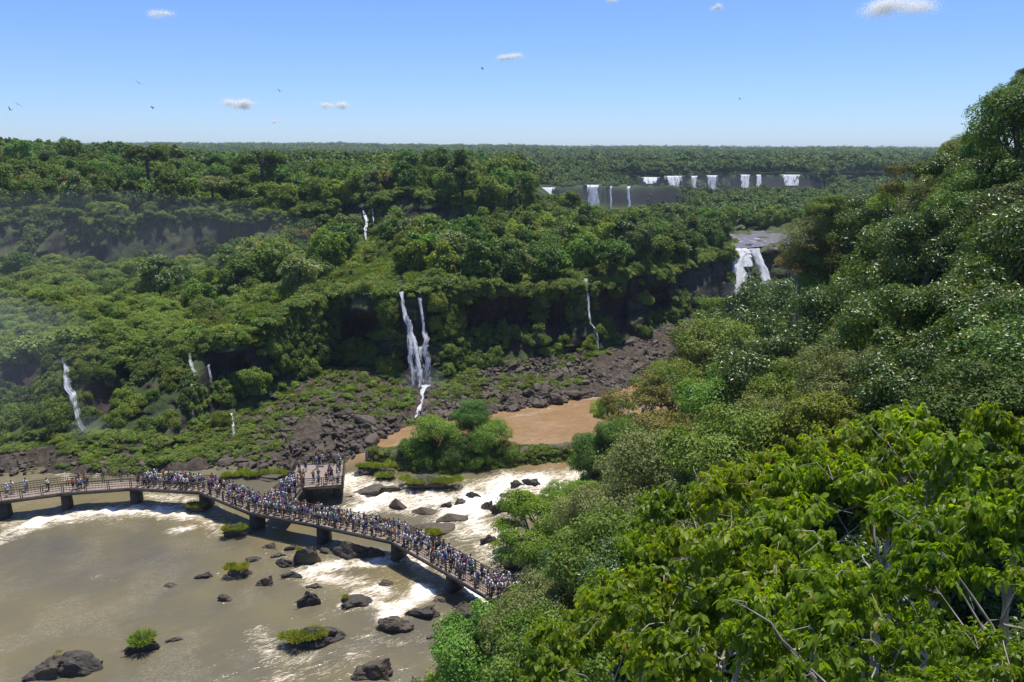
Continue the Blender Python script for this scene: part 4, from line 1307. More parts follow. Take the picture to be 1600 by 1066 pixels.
rr_ = random.Random(17)
for k, ((px, py, w, h, tf, words), (x, y, z, W, H)) in enumerate(zip(POOL_ROCKS, rock_w)):
    smooth = 'smooth' in words or 'egg' in words
    r = link('rock', SLAB if smooth else POOLR[k % 8])
    hh = max(H * .95, .25)
    dy = max(W * .32, .5)
    r.location = (x, y + dy * .8, z)
    r.scale = (W * .55, dy, hh)
    r.rotation_euler = (rr_.uniform(-.1, .1), rr_.uniform(-.12, .12), rr_.uniform(-.35, .35))
    tag(r, words, 'rock', 'rocks in the river')
    if tf:
        n = {1: 1, 2: 2, 3: 1 if 'cushion' in words else max(3, int(W / 1.1))}[tf]
        for j in range(n):
            if tf == 1:
                ox, s = rr_.uniform(-.3, .1) * W, .55
            elif tf == 2:
                ox, s = (j - .5) * W * .36, 1.2
            else:
                ox, s = (j / max(n - 1, 1) - .5) * W * .74 * (n > 1), rr_.uniform(.9, 1.5)
            if 'cushion' in words: s = 1.6
            elif 'row of grass' in words: ox, s = (j / (n - 1) - .75) * W * .45, rr_.uniform(.8, 1.4)
            else: s *= .85
            g = link('grass_tuft', rr_.choice(TUFT if tf > 1 else WISP + TUFT), None, (x + ox, y + dy * rr_.uniform(.35, .75), z + hh * (.55 if tf > 1 else .7)))
            g.scale = (s * 1.05, s * 1.05, s * .95)
            g.rotation_euler = (0, 0, rr_.uniform(0, 6))
            pos_w = ('' if n == 1 else f', {ordinal(j)} from left')
            tag(g, 'grass tuft on the ' + ' '.join(words.split()[:9]).rstrip(',') + pos_w, 'grass tuft', 'grass tufts on river rocks')

UPR = [(1150, 375, 16), (1172, 383, 20), (1195, 372, 14), (1222, 380, 24), (1240, 374, 18), (1160, 388, 14), (1208, 389, 26), (1185, 378, 10), (1232, 387, 16), (1140, 380, 10)]
ulabs = []
for k, (px, py, w) in enumerate(UPR):
    x, y = at(px, py, 15.8); m = y / F
    o = link('rock', POOLR[k % 8], None, (x, y, 15.7)); o.scale = (w * m * .55, w * m * .5, w * m * .16); o.rotation_euler = (0, 0, k * 1.3)
    tag(o, None, 'rock', 'rocks in the upper river')
    ulabs.append((px, 'flat rock breaking the upper river above the big fall', lambda t, o=o: o.__setitem__('label', t)))
unique_labels(ulabs)

# boulders of the far shore
def boulders():
    rs = np.random.RandomState(23)
    n = 11000
    x = rs.uniform(-75, 52, n); u = rs.uniform(-.02, 1.0, n)
    s0, b0 = PI_(S_, x), PI_(B_, x)
    y = s0 + (b0 - s0) * u
    keep = rs.rand(n) < np.interp(x, [-75, -50, -36, -20, 52], [.12, .22, .75, 1., 1.]) * np.where((x < -6) & (u > .5), .25, 1.) * np.where(u > .7, .6, 1.)
    x, y, u = x[keep], y[keep], u[keep]
    z = far_ground(x, y)
    s = np.exp(rs.normal(-1.1, .48, len(x))) * np.interp(x, [-75, -20, 52], [.8, 1.0, 1.1])
    s = np.minimum(s * np.where((u < .45) & (rs.rand(len(s)) < .25), 1.6, 1.), 2.0)
    order = np.argsort(-(s / np.hypot(x, y)))
    pick = order[:240]; rest = order[240:]
    items = []
    for i in pick:
        o = link('boulder', ROCKS[rs.randint(0, 7)], None, (x[i], y[i], z[i] + .15 * s[i]))
        o.scale = s[i] * rs.uniform(.85, 1.15, 3) * [1.1, 1, .85]
        o.rotation_euler = rs.uniform(-.5, .5, 3) * [1, 1, 6]
        size = 'large' if s[i] > 1.15 else ('mid-sized' if s[i] > .85 else 'smallish')
        row = 'at the waterline' if u[i] < .25 else ('on the shore slope' if u[i] < .65 else 'near the cliff foot')
        w = 'behind the footbridge' if x[i] < -22 else ('below the twin fall' if x[i] < -9 else ('across the brown river' if x[i] < 12 else 'toward the big fall'))
        tag(o, None, 'boulder', 'boulders of the far shore')
        items.append((x[i] / y[i], f'{size} dark boulder {row} {w}', lambda t, o=o: o.__setitem__('label', t)))
    unique_labels(items)
    sc = s[rest][:, None] * rs.uniform(.8, 1.2, (len(rest), 3)) * [1.1, 1, .85]
    scatter('boulder_field', rows(x[rest], y[rest], z[rest] + .1), sc, rs.uniform(-.5, .5, (len(rest), 3)) * [1, 1, 6], rs.randint(0, 7, len(rest)), ROCKS)
boulders()

# ------------------------------------------------------------------ island between the two arms
def build_island():
    xs = np.linspace(-21, 16, 90); ys = np.linspace(97, 111, 50)
    Yg, X = np.meshgrid(ys, xs, indexing='ij')
    cyl = np.interp(X, [-21, -10, 0, 14], [105.5, 103.8, 105.5, 107.5])
    hw = np.interp(X, [-21, -17, -11, -2, 6, 16], [.4, 2.6, 4.2, 3.6, 1.8, 1.6])
    d = np.abs(Yg - cyl) / hw
    Z = .2 + 2.6 * (1 - d ** 2) + fbm(X * .5, Yg * .5, seed=5) * 1.0
    Z = np.where(d < 1.5, np.maximum(Z, -1.5), -1.5)
    r, c = X.shape
    i = np.arange(r - 1)[:, None] * c + np.arange(c - 1)[None, :]
    keep = (d < 1.6)[:-1, :-1]
    f = np.stack([i, i + 1, i + c + 1, i + c], -1)[keep]
    tag(link('island_ground', np_mesh('island_ground', np.stack([X, Yg, Z], -1).reshape(-1, 3), f, [ROCK], True)), kind='structure')
    rs = np.random.RandomState(3)
    n = 900
    x = rs.uniform(-20, 15, n); cy_ = np.interp(x, [-21, -10, 0, 14], [105.5, 103.8, 105.5, 107.5]); w = np.interp(x, [-21, -17, -11, -2, 6, 16], [.4, 2.6, 4.2, 3.6, 1.8, 1.6])
    t = rs.uniform(-.95, .95, n)
    y = cy_ + w * t
    s = rs.uniform(.35, .95, n)
    z = .2 + 2.4 * (1 - t ** 2)
    scatter('island_undergrowth', rows(x, y, z), rows(s, s, s * .9), rows(x * 0, x * 0, rs.uniform(0, 6, n)), rs.choice([0, 1, 2, 3, 4], n), SHRUBS + [GRASSY[0], GRASSY[1]])
GRASSY = [blades_mesh(f'island_grass_{i}', 370 + i, GRASS, 200, .035, 1.1) for i in range(2)]
build_island()

# ------------------------------------------------------------------ trees of the right bank and the island: crowns with single leaves
def bank_proto(key, seed, mat, nclump, nsub, nleaf, size, shape, tmpl, bark=BARK, **kw):
    proto(key, seed, mat, nclump, nsub, nleaf, size, shape, tmpl, bark, **kw)
for i in range(3):
    bank_proto(f'glossy{i}', 400 + i, LEAF_GLOSSY, 22, 8, 130, .045, (1, 1, .85), LEAF_FOLD, zmin=-.7, rr=(.26, .42), jit=.6, droop=.5)
for i in range(2):
    bank_proto(f'fine{i}', 410 + i, TONES['greyish green'], 22, 8, 150, .036, (1, 1, .8), LEAF_FOLD, zmin=-.7, rr=(.26, .42), jit=.6)
for i in range(2):
    bank_proto(f'feather{i}', 420 + i, LEAF_FEATHER, 24, 7, 130, .044, (1.05, 1.05, .72), (LEAF_FOLD[0] * [.6, 1.2, 1], LEAF_FOLD[1]), rr=(.22, .36), flat=.5, jit=.4, up=.6)
bank_proto('dark0', 430, TONES['dark green'], 20, 8, 120, .045, (.95, .95, 1.), LEAF_FOLD, rr=(.25, .42), zmin=-.6)
for i in range(3):
    bank_proto(f'full{i}', 435 + i, TONES[['mid green', 'dark green', 'yellowish green'][i]], 26, 9, 130, .042, (1, 1, .85), LEAF_FOLD, zmin=-.9, rr=(.28, .44), droop=.5)
bank_proto('dark1', 431, TONES['dark green'], 20, 8, 120, .045, (1.1, 1.1, .75), LEAF_FOLD, rr=(.25, .4))
bank_proto('light0', 440, TONES['yellowish green'], 20, 8, 120, .048, (1, 1, .85), LEAF_FOLD, rr=(.24, .4), droop=.6)
bank_proto('light1', 441, TONES['mid green'], 20, 8, 130, .045, (1, 1, .85), LEAF_FOLD, rr=(.24, .4), droop=.6)
bank_proto('olive0', 450, TONES['olive brown'], 16, 7, 70, .045, (1, 1, .9), LEAF_FOLD, PALE_BARK, rr=(.2, .36), r0=.06, reach=.85)

def broad_proto(key, seed):
    """big drooping leaves in bunches at the ends of pale twigs"""
    rs = np.random.RandomState(seed)
    c, r = crown_clumps(rs, 34, (1, 1, .8), -.3, .15, .27, .84)
    mb = MB()
    limbs(rs, c, mb, (0, 0, -.75), r0=.026, frac=.3)
    for k in range(4):
        a = rs.uniform(0, 6.28); e = np.array([math.cos(a) * rs.uniform(.7, 1.05), math.sin(a) * rs.uniform(.7, 1.05), rs.uniform(-.15, .75)])
        m_ = e * .5 + np.array([0, 0, rs.uniform(.05, .3)]) + rs.normal(0, .08, 3)
        tt = np.linspace(0, 1, 9)[:, None]
        mb.tube(np.array([0, 0, -.3]) * (1 - tt) ** 2 + 2 * m_ * tt * (1 - tt) + e * tt ** 2 + rs.normal(0, .012, (9, 3)), np.linspace(.011, .002, 9), 5)
    P, N_, A, S = [], [], [], []
    nl = 28
    for ci, ri in zip(c, r):
        for k in range(18):
            d = norm(rdir(rs, 1, -.2)[0] + norm(ci + np.array([0, 0, .3])) * .7)
            e = ci + d * ri * rs.uniform(.7, 1.3)
            mid = (ci + e) / 2 + np.array([0, 0, .05])
            e = e + np.array([0, 0, -.05])
            if k % 6 == 0: mb.tube(np.array([ci, mid, e]), [.004, .003, .0015], 4)
            tw = np.linspace(.2, 1.05, nl)[:, None]
            pts = ci * (1 - tw) ** 2 + 2 * mid * tw * (1 - tw) + e * tw ** 2
            tg = norm(e - mid); sd = norm(np.cross(tg, [0, 0, 1.]))
            sgn = np.where(np.arange(nl) % 2 == 0, 1, -1)[:, None]
            ax = norm(sd * sgn * .6 + tg * .45 + np.array([0, 0, -1.]) * rs.uniform(.5, 2.4, (nl, 1)) + rs.normal(0, .25, (nl, 3)))
            nn = norm(np.array([0, 0, .55]) + tg * .6 + sd * sgn * .5 + rs.normal(0, .45, (nl, 3)))
            P.append(pts + rs.normal(0, .008, (nl, 3))); A.append(ax); N_.append(nn); S.append(rs.uniform(.030, .068, nl) * rs.choice([.7, 1., 1.12]))
    v, f = leaves(np.concatenate(P), np.concatenate(N_), np.concatenate(A), np.concatenate(S), LEAF_B)
    KIND[key] = (np_mesh('crown_' + key, v, f, [LEAF_BROAD], True, attrs={'leaf_tone': LAST['tone']}), mb.mesh('trunk_' + key, TWIG, True))
for i in range(3):
    broad_proto(f'broad{i}', 460 + i)

def on_bank(px, py, clear):
    """where the line of sight through the crown's centre comes within `clear` of the hillside"""
    d = 6.
    while d < 260:
        p = ray(px, py, d)
        if p.z - float(near_ground(p.x, p.y)) < clear:
            return d
        d += .5
    return None

BANK = [  # photo spot of the crown centre, radius in photo pixels, distance (None: from the hillside), kind, look
    # large-leaved shrubs just below the viewpoint
    (1120, 985, 215, 14.5, 'broad0'), (1390, 850, 215, 15.5, 'broad1'), (1330, 1080, 200, 11.5, 'broad2'), (1590, 960, 190, 11., 'broad0'),
    (960, 1060, 150, 18., 'broad2'), (1480, 765, 150, 21., 'broad2'), (1240, 800, 150, 19., 'broad1'), (1100, 850, 130, 22., 'broad2'), (1400, 735, 105, 25., 'broad0'), (1600, 1120, 160, 8.5, 'broad1'), (1600, 780, 130, 20., 'broad1'), (1010, 950, 110, 21., 'broad1'),
    # leafy bank beside the pool
    (770, 1035, 85, None, 'light1'), (850, 985, 80, None, 'fine0'), (730, 1075, 60, None, 'light0'), (900, 930, 70, None, 'glossy0'), (860, 1060, 90, None, 'light1'), (820, 960, 45, None, 'light0'), (1000, 905, 85, None, 'glossy1'),
    # around the end of the footbridge
    (855, 828, 88, 88., 'feather0'), (905, 790, 55, 90., 'feather1'), (950, 830, 75, None, 'fine1'), (955, 890, 90, None, 'light1'), (890, 905, 45, None, 'glossy2'),
    (925, 715, 38, None, 'dark0'), (965, 690, 42, None, 'light1'), (985, 745, 50, None, 'fine0'),
    (1005, 650, 62, 108., 'olive0'), (960, 645, 34, 112., 'feather1'), (1050, 690, 62, None, 'olive0'), (1045, 620, 55, None, 'light1'),
    (1040, 770, 105, None, 'fine0'), (1150, 740, 100, None, 'light1'), (1095, 800, 80, None, 'fine1'), (1210, 700, 80, None, 'fine0'), (1280, 690, 75, None, 'light0'),
    (1120, 570, 78, None, 'light1'), (1190, 520, 80, None, 'glossy0'), (1220, 600, 85, None, 'glossy1'), (1140, 650, 75, None, 'light1'), (1110, 510, 45, None, 'light0'),
    (1178, 492, 40, None, 'dark1'), (1250, 485, 50, None, 'glossy2'), (1285, 420, 48, None, 'olive0'), (1215, 480, 42, None, 'fine1'), (1275, 385, 44, None, 'fine0'), (1255, 475, 46, None, 'full0'), (1300, 450, 46, None, 'full1'), (1345, 470, 50, None, 'full0'), (1290, 410, 40, None, 'full1'), (1250, 425, 34, None, 'olive0'),
    (1325, 385, 55, None, 'dark0'), (1300, 330, 30, None, 'dark1'), (1365, 370, 60, None, 'glossy0'), (1320, 450, 65, None, 'glossy1'), (1290, 530, 80, None, 'glossy2'), (1330, 620, 80, None, 'fine1'), (1250, 640, 70, None, 'light1'),
    (1420, 450, 85, None, 'glossy2'), (1400, 540, 85, None, 'glossy0'), (1500, 420, 85, None, 'glossy1'), (1590, 440, 85, None, 'glossy0'), (1500, 530, 90, None, 'glossy2'), (1590, 560, 90, None, 'glossy1'), (1440, 620, 85, None, 'glossy1'), (1540, 650, 90, None, 'dark1'), (1350, 560, 60, None, 'fine0'),
    # skyline on the right
    (1432, 300, 45, 92., 'olive0'), (1470, 340, 55, 88., 'fine1'), (1490, 300, 52, 90., 'glossy0'), (1525, 262, 45, 92., 'dark1'), (1560, 300, 60, 84., 'glossy2'), (1520, 345, 60, 78., 'light1'), (1580, 225, 58, 90., 'dark0'), (1590, 355, 75, 72., 'glossy1'),
    (1600, 165, 42, 95., 'dark1'), (1630, 250, 90, 80., 'dark0'), (1610, 128, 20, 98., 'dark0'), (1400, 320, 34, 100., 'light0'), (1505, 245, 30, 96., 'dark0'), (1455, 380, 55, 75., 'glossy1'),
    (1640, 470, 110, 45., 'glossy0'), (1650, 640, 120, 32., 'glossy2'), (1550, 720, 80, 30., 'dark0'),
]
WORDS = {'broad': ('bright green large-leaved shrub', 'broadleaf_shrub'), 'glossy': ('glossy dark leaved tree', 'broadleaf_tree'), 'fine': ('grey green fine leaved tree', 'broadleaf_tree'),
         'feather': ('bright green feathery tree', 'broadleaf_tree'), 'dark': ('dense dark green tree', 'broadleaf_tree'), 'light': ('fresh green leafy tree', 'broadleaf_tree'), 'full': ('dense rounded green tree', 'broadleaf_tree'), 'olive': ('thin olive brown tree with pale bare branches', 'broadleaf_tree')}
def bank_place(px, py):
    if py < 300 and px > 1380: return 'on the hillside skyline'
    if px < 920 and py > 880: return 'beside the muddy pool'
    if px < 1000 and py > 760: return 'at the footbridge end'
    if px < 1080 and py > 560: return 'by the brown river'
    if py < 430: return 'on the upper hillside'
    if py < 640: return 'on the middle slope'
    return 'just below the viewpoint'
items = []
for (px, py, rp, d, key) in BANK:
    clear = 3.6 if key[:4] in ('glos', 'dark', 'fine', 'ligh', 'oliv') else 2.5
    if d is None:
        d = on_bank(px, py, clear + rp * .03) or 120.
    p = ray(px, py, d)
    R = rp * d / F * (1.0 if key[:5] == 'broad' else 1.18)
    g = float(near_ground(p.x, p.y))
    w, nm = WORDS[key[:-1]]
    t = place_tree(key, p.x, p.y, min(g, p.z - R * .6), p.z, R, rnd.uniform(0, 6.28), nm, None, 'trees and shrubs of the near hillside', None, rnd.uniform(.9, 1.1))
    if nm == 'broadleaf_shrub': t['category'] = 'shrub'
    items.append((px, f'{w} {bank_place(px, py)}', lambda s, o=t: o.__setitem__('label', s)))
unique_labels(items)
ISL = [(655, 708, 34, 104.0, 'full0', 'low rounded bush spreading from the island trees toward the platform'), (612, 728, 22, 104.4, 'full2', 'small pale bush at the platform end of the island'), (790, 714, 30, 104.6, 'full1', 'dark bush at the island edge beside the brown river'), (700, 722, 30, 102.8, 'full0', 'low bush on the near slope of the island above the rapids'), (745, 724, 28, 103.2, 'full2', 'pale green bush on the near slope of the island'),
       (680, 690, 48, 104.5, 'full0', 'rounded mid green tree on the island, nearest the platform'), (737, 652, 32, 107.5, 'full1', 'dark green tree topping the back of the island'), (765, 694, 46, 105.5, 'full0', 'spreading tree on the island toward the brown river'),
       (718, 710, 36, 103.5, 'full1', 'dark bush between the two island crowns'), (636, 716, 24, 104.8, 'full1', 'low dark shrub on the island end by the platform'), (850, 722, 18, 107.2, 'full2', 'low green shrub on the island tail by the rapids'), (890, 716, 20, 108.2, 'full0', 'grey green shrub at the far tip of the island')]
for (px, py, rp, Y, key, lab) in ISL:
    p = Vector(atY(px, py, Y)); R = rp * p.y / F * 1.1
    place_tree(key, p.x, p.y, 1.0, p.z, R, rnd.uniform(0, 6), 'broadleaf_tree', lab, 'trees on the river island')

def near_cover():
    rs = np.random.RandomState(41)
    n = 9000
    y = rs.uniform(4, 240, n); x = np.interp(y, RY, RX) + rs.uniform(-.5, 70, n) ** 1.0
    k = np.abs(x / np.maximum(y, 1)) < .9
    x, y = x[k], y[k]
    z = near_ground(x, y)
    s = rs.uniform(1.0, 2.3, len(x))
    K = [clump_mesh(f'bank_shrub_{i}', 500 + i, [LEAF_GLOSSY, LEAF_SHRUB, LEAF_GLOSSY][i], 9, 7, 70, .10, tmpl=LEAF_FOLD) for i in range(3)]
    scatter('hillside_undergrowth', rows(x, y, z + .3), rows(s, s, s * rs.uniform(.8, 1.3, len(x))), rows(x * 0, x * 0, rs.uniform(0, 6.3, len(x))), rs.randint(0, 3, len(x)), K)
near_cover()

# ------------------------------------------------------------------ footbridge
DZ = 2.6
EDGE = [(-84, 84.2), (-74, 86.0), (-62.5, 88.5), (-56.2, 90.9), (-48.4, 92.4), (-39.4, 91.3), (-31.2, 85.5), (-22.3, 82.2), (-13.3, 78.4), (-6.8, 71.9), (-2.1, 67.0), (4.5, 66.8), (12., 67.5)]
WID = 2.5
EDGE = np.array(EDGE)
def offset_line(P, w):
    t = norm(np.diff(P, axis=0)); n = np.stack([-t[:, 1], t[:, 0]], -1)
    nn = np.concatenate([n[:1], norm(n[:-1] + n[1:]), n[-1:]])
    ct = np.concatenate([[1.], 1 / np.maximum((nn[1:-1] * n[1:]).sum(1), .5), [1.]])
    return P + nn * (w * ct)[:, None]
FARE = offset_line(EDGE, WID)
M_DECK = plain_mat('bridge_deck', (.30, .24, .19), .8, (.22, .175, .14), 3.)
M_PIER = plain_mat('pier_concrete', (.075, .066, .056), .85, (.045, .04, .034), 2.)
M_BEAM = plain_mat('edge_beam', (.11, .095, .08), .8, (.07, .06, .05), 2.)
M_RAIL = plain_mat('railing_brown', (.058, .046, .037), .6, (.038, .032, .027), 5.)

def prism(name, poly, z0, z1, mat, parent):
    n = len(poly)
    V = np.array([[x, y, z0] for x, y in poly] + [[x, y, z1] for x, y in poly])
    me = bpy.data.meshes.new(name)
    me.from_pydata(V.tolist(), [], [list(range(n))[::-1], list(range(n, 2 * n))] + [[i, (i + 1) % n, n + (i + 1) % n, n + i] for i in range(n)])
    me.materials.append(mat)
    return link(name, me, parent)

bridge = tag(link('footbridge', None), 'long zigzag footbridge with brown railings crossing the muddy river, packed with visitors', 'footbridge')
PANEL = {}
def railing(a, b, parent, npan=None):
    """panels of doubled posts with three rails between, end to end from a to b"""
    a, b = np.array(a, float), np.array(b, float)
    L = np.linalg.norm(b - a); n = npan or max(1, round(L / 2.3)); w = L / n
    key = round(w, 2)
    if key not in PANEL:
        m = MB()
        for x in (.10, w - .10):
            m.box((x, 0, .56), (.085, .085, 1.12))
        m.box((w / 2, 0, 1.13), (w - .04, .11, .06))
        for z in (.30, .58, .86):
            m.box((w / 2, 0, z), (w - .28, .045, .055))
        for x in np.arange(.45, w - .3, .36):
            m.box((x, 0, .60), (.022, .022, .98))
        PANEL[key] = m.mesh('railing_panel', M_RAIL)
    t = (b - a) / L
    for i in range(n):
        p = a + t * w * i
        o = link('railing_panel', PANEL[key], parent, (p[0], p[1], DZ))
        o.rotation_euler = (0, 0, math.atan2(t[1], t[0]))

def inset(P, w):
    return offset_line(P, w)
NEAR_IN, FAR_IN = inset(EDGE, .1), inset(EDGE, WID - .1)
for i in range(len(EDGE) - 1):
    prism('deck_slab', [EDGE[i], EDGE[i + 1], FARE[i + 1], FARE[i]], DZ - .16, DZ, M_DECK, bridge)
    for L in (inset(EDGE, .22), inset(EDGE, WID - .22)):
        m = MB(); m.bar((*L[i], DZ - .33), (*L[i + 1], DZ - .33), .22, .34)
        link('edge_beam', m.mesh('edge_beam', M_BEAM), bridge)
    railing(NEAR_IN[i], NEAR_IN[i + 1], bridge)
    if i not in (6,):
        railing(FAR_IN[i], FAR_IN[i + 1], bridge)

PIERS = {}
def pier(x, y, ang, w=2.0):
    m = MB()
    if 'p' not in PIERS:
        v = np.array([[-.5, -.9, -1.2], [.5, -.9, -1.2], [.5, .9, -1.2], [-.5, .9, -1.2], [-.42, -.8, DZ - .52], [.42, -.8, DZ - .52], [.42, .8, DZ - .52], [-.42, .8, DZ - .52]])
        m.add(v, [[0, 3, 2, 1], [4, 5, 6, 7], [0, 1, 5, 4], [1, 2, 6, 5], [2, 3, 7, 6], [3, 0, 4, 7]])
        m.box((0, 0, DZ - .54), (1.0, 2.1, .08))
        PIERS['p'] = m.mesh('pier', M_PIER)
    o = link('pier', PIERS['p'], bridge, (x, y, 0)); o.rotation_euler = (0, 0, ang)
MID = offset_line(EDGE, WID / 2)
for i in range(1, len(EDGE) - 1):
    t = MID[i + 1] - MID[i - 1]
    pier(MID[i][0], MID[i][1], math.atan2(t[1], t[0]))
# branch to the lookout platform
B0, B1 = FARE[6] + (FARE[7] - FARE[6]) * .12, FARE[6] + (FARE[5] - FARE[6]) * .04
BR = [tuple(FARE[6] + (FARE[7] - FARE[6]) * .36), (-26.6, 92.4), (-28.6, 94.2), tuple(FARE[6] + np.array([.15, .1]))]
prism('branch_deck', BR, DZ - .155, DZ - .004, M_DECK, bridge)
PLAT = [(-26.6, 92.45), (-21.7, 93.4), (-22.9, 100.4), (-29.2, 100.0), (-28.75, 94.25)]
prism('platform_deck', PLAT, DZ - .17, DZ + .004, M_DECK, bridge)
for a, b in ((BR[0], BR[1]), (BR[3], BR[2])):
    m = MB(); m.bar((*a, DZ - .33), (*b, DZ - .33), .22, .34); link('edge_beam', m.mesh('edge_beam', M_BEAM), bridge)
    railing(np.array(a) + (np.array(b) - a) * .10, b, bridge)
for a, b in zip(PLAT, PLAT[1:] + PLAT[:1]):
    if (a, b) == (PLAT[4], PLAT[0]): continue
    m = MB(); m.bar((*a, DZ - .34), (*b, DZ - .34), .22, .34); link('edge_beam', m.mesh('edge_beam', M_BEAM), bridge)
    railing(a, b, bridge)
pier(-26.4, 94.4, .2); pier(-22.9, 95.2, .1)
railing(FAR_IN[6] + (FAR_IN[7] - FAR_IN[6]) * .36, FAR_IN[7], bridge)

# ------------------------------------------------------------------ people
def skin_mesh(name, J, E, mats, sub=1):
    me = bpy.data.meshes.new(name + '_bones')
    ks = list(J)
    me.from_pydata([J[k][0] for k in ks], [(ks.index(a), ks.index(b)) for a, b in E], [])
    o = bpy.data.objects.new(name, me); COL.objects.link(o)
    md = o.modifiers.new('s', 'SKIN'); md.use_smooth_shade = True
    for i, k in enumerate(ks):
        r = J[k][1]
        me.skin_vertices[0].data[i].radius = r if isinstance(r, tuple) else (r, r)
        me.skin_vertices[0].data[i].use_root = (i == 0)
    sb = o.modifiers.new('b', 'SUBSURF'); sb.levels = sub
    dg = bpy.context.evaluated_depsgraph_get(); dg.update()
    out = bpy.data.meshes.new_from_object(o.evaluated_get(dg))
    out.name = name
    bpy.data.objects.remove(o)
    out.materials.clear()
    for m in mats: out.materials.append(m)
    return out

def pose_meshes(k, arms, legs, lean=0.):
    J, E = {}, []
    ly = lambda z: lean * max(0, z - .92)
    def j(n, p, r, par=None):
        J[n] = ((p[0], p[1] + ly(p[2]), p[2]), r)
        if par: E.append((par, n))
    j('pelvis', (0, 0, .94), (.145, .10)); j('waist', (0, 0, 1.10), (.13, .09), 'pelvis'); j('chest', (0, 0, 1.30), (.155, .10), 'waist'); j('neck', (0, 0, 1.46), .055, 'chest')
    j('jaw', (0, .02, 1.54), (.062, .07), 'neck'); j('skull', (0, .01, 1.62), (.075, .088), 'jaw'); j('crown', (0, 0, 1.68), (.06, .07), 'skull')
    j('nose', (0, .115, 1.585), .012, 'jaw')
    for s, sg in (('l', -1), ('r', 1)):
        j('ear' + s, (sg * .082, 0, 1.60), .014, 'skull')
        el, wr = arms[0 if sg < 0 else 1]
        j('sh' + s, (sg * .17, 0, 1.40), .055, 'chest'); j('el' + s, (sg * el[0], el[1], el[2]), .042, 'sh' + s); j('wr' + s, (sg * wr[0], wr[1], wr[2]), .028, 'el' + s)
        d = np.array(wr) - np.array(el); d = d / np.linalg.norm(d)
        pm = np.array(wr) + d * .07
        j('palm' + s, (sg * pm[0], pm[1], pm[2]), (.036, .016), 'wr' + s)
        for q, (ox, ln) in enumerate(((-.027, .062), (-.009, .074), (.009, .07), (.027, .054))):
            side = np.array([d[2], 0, -d[0]]) if abs(d[0]) + abs(d[2]) > .2 else np.array([1., 0, 0])
            side = side / max(np.linalg.norm(side), 1e-6)
            a = pm + side * ox + d * .045; b = a + d * ln * .55 + np.array([0, .008, -.006]); c = b + d * ln * .4 + np.array([0, .012, -.014])
            j(f'f{q}a' + s, (sg * a[0], a[1], a[2]), .009, 'palm' + s); j(f'f{q}b' + s, (sg * b[0], b[1], b[2]), .0085, f'f{q}a' + s); j(f'f{q}c' + s, (sg * c[0], c[1], c[2]), .007, f'f{q}b' + s)
        th = np.array(wr) + d * .03 + np.array([-.03, .02, 0]); th2 = th + d * .045 + np.array([-.008, .012, 0])
        j('ta' + s, (sg * th[0], th[1], th[2]), .011, 'wr' + s); j('tb' + s, (sg * th2[0], th2[1], th2[2]), .008, 'ta' + s)
        hy, ky, ay = legs[0 if sg < 0 else 1]
        j('hip' + s, (sg * .085, 0, .88), .085, 'pelvis'); j('kn' + s, (sg * .10, ky, .50), .055, 'hip' + s); j('an' + s, (sg * .10, ay, .09), .038, 'kn' + s); j('to' + s, (sg * .11, ay + .15, .035), (.04, .028), 'an' + s)
    body = skin_mesh(f'person_body_{k}', J, E, [SKIN])
    def sub(names, grow, cut=None):
        JJ = {}
        for n in names:
            p, r = J[n]
            r = r if isinstance(r, tuple) else (r, r)
            JJ[n] = (p, (r[0] + grow, r[1] + grow))
        EE = [(a, b) for a, b in E if a in JJ and b in JJ]
        return JJ, EE
    JJ, EE = sub(['waist', 'pelvis', 'chest', 'shl', 'shr', 'ell', 'elr'], .018)
    for s in 'lr':
        p0, p1 = np.array(J['sh' + s][0]), np.array(J['el' + s][0])
        JJ['el' + s] = (tuple(p0 + (p1 - p0) * .75), (.058, .058))
    JJ['collar'] = ((0, ly(1.42), 1.42), (.075, .07)); EE.append(('chest', 'collar'))
    shirt = skin_mesh(f'shirt_{k}', JJ, EE, [CLOTH[0]])
    JJ, EE = sub(['pelvis', 'hipl', 'hipr', 'knl', 'knr', 'anl', 'anr'], .016)
    trousers = skin_mesh(f'trousers_{k}', JJ, EE, [CLOTH[1]])
    JJ, EE = sub(['pelvis', 'hipl', 'hipr', 'knl', 'knr'], .022)
    shorts = skin_mesh(f'shorts_{k}', JJ, EE, [CLOTH[1]])
    hy = ly(1.65)
    bm = bmesh.new(); bmesh.ops.create_icosphere(bm, subdivisions=2, radius=1.)
    for v in bm.verts:
        c = v.co
        zz = max(c.z, -.15 if c.y > .1 else -.9)
        v.co = Vector((c.x * .094, c.y * .108 - .012 + hy, 1.635 + zz * .098 + (.02 if c.y > .3 and zz < .3 else 0)))
    hair = bpy.data.meshes.new(f'hair_{k}'); bm.to_mesh(hair); bm.free(); hair.materials.append(HAIRM[0])
    return body, shirt, trousers, shorts, hair

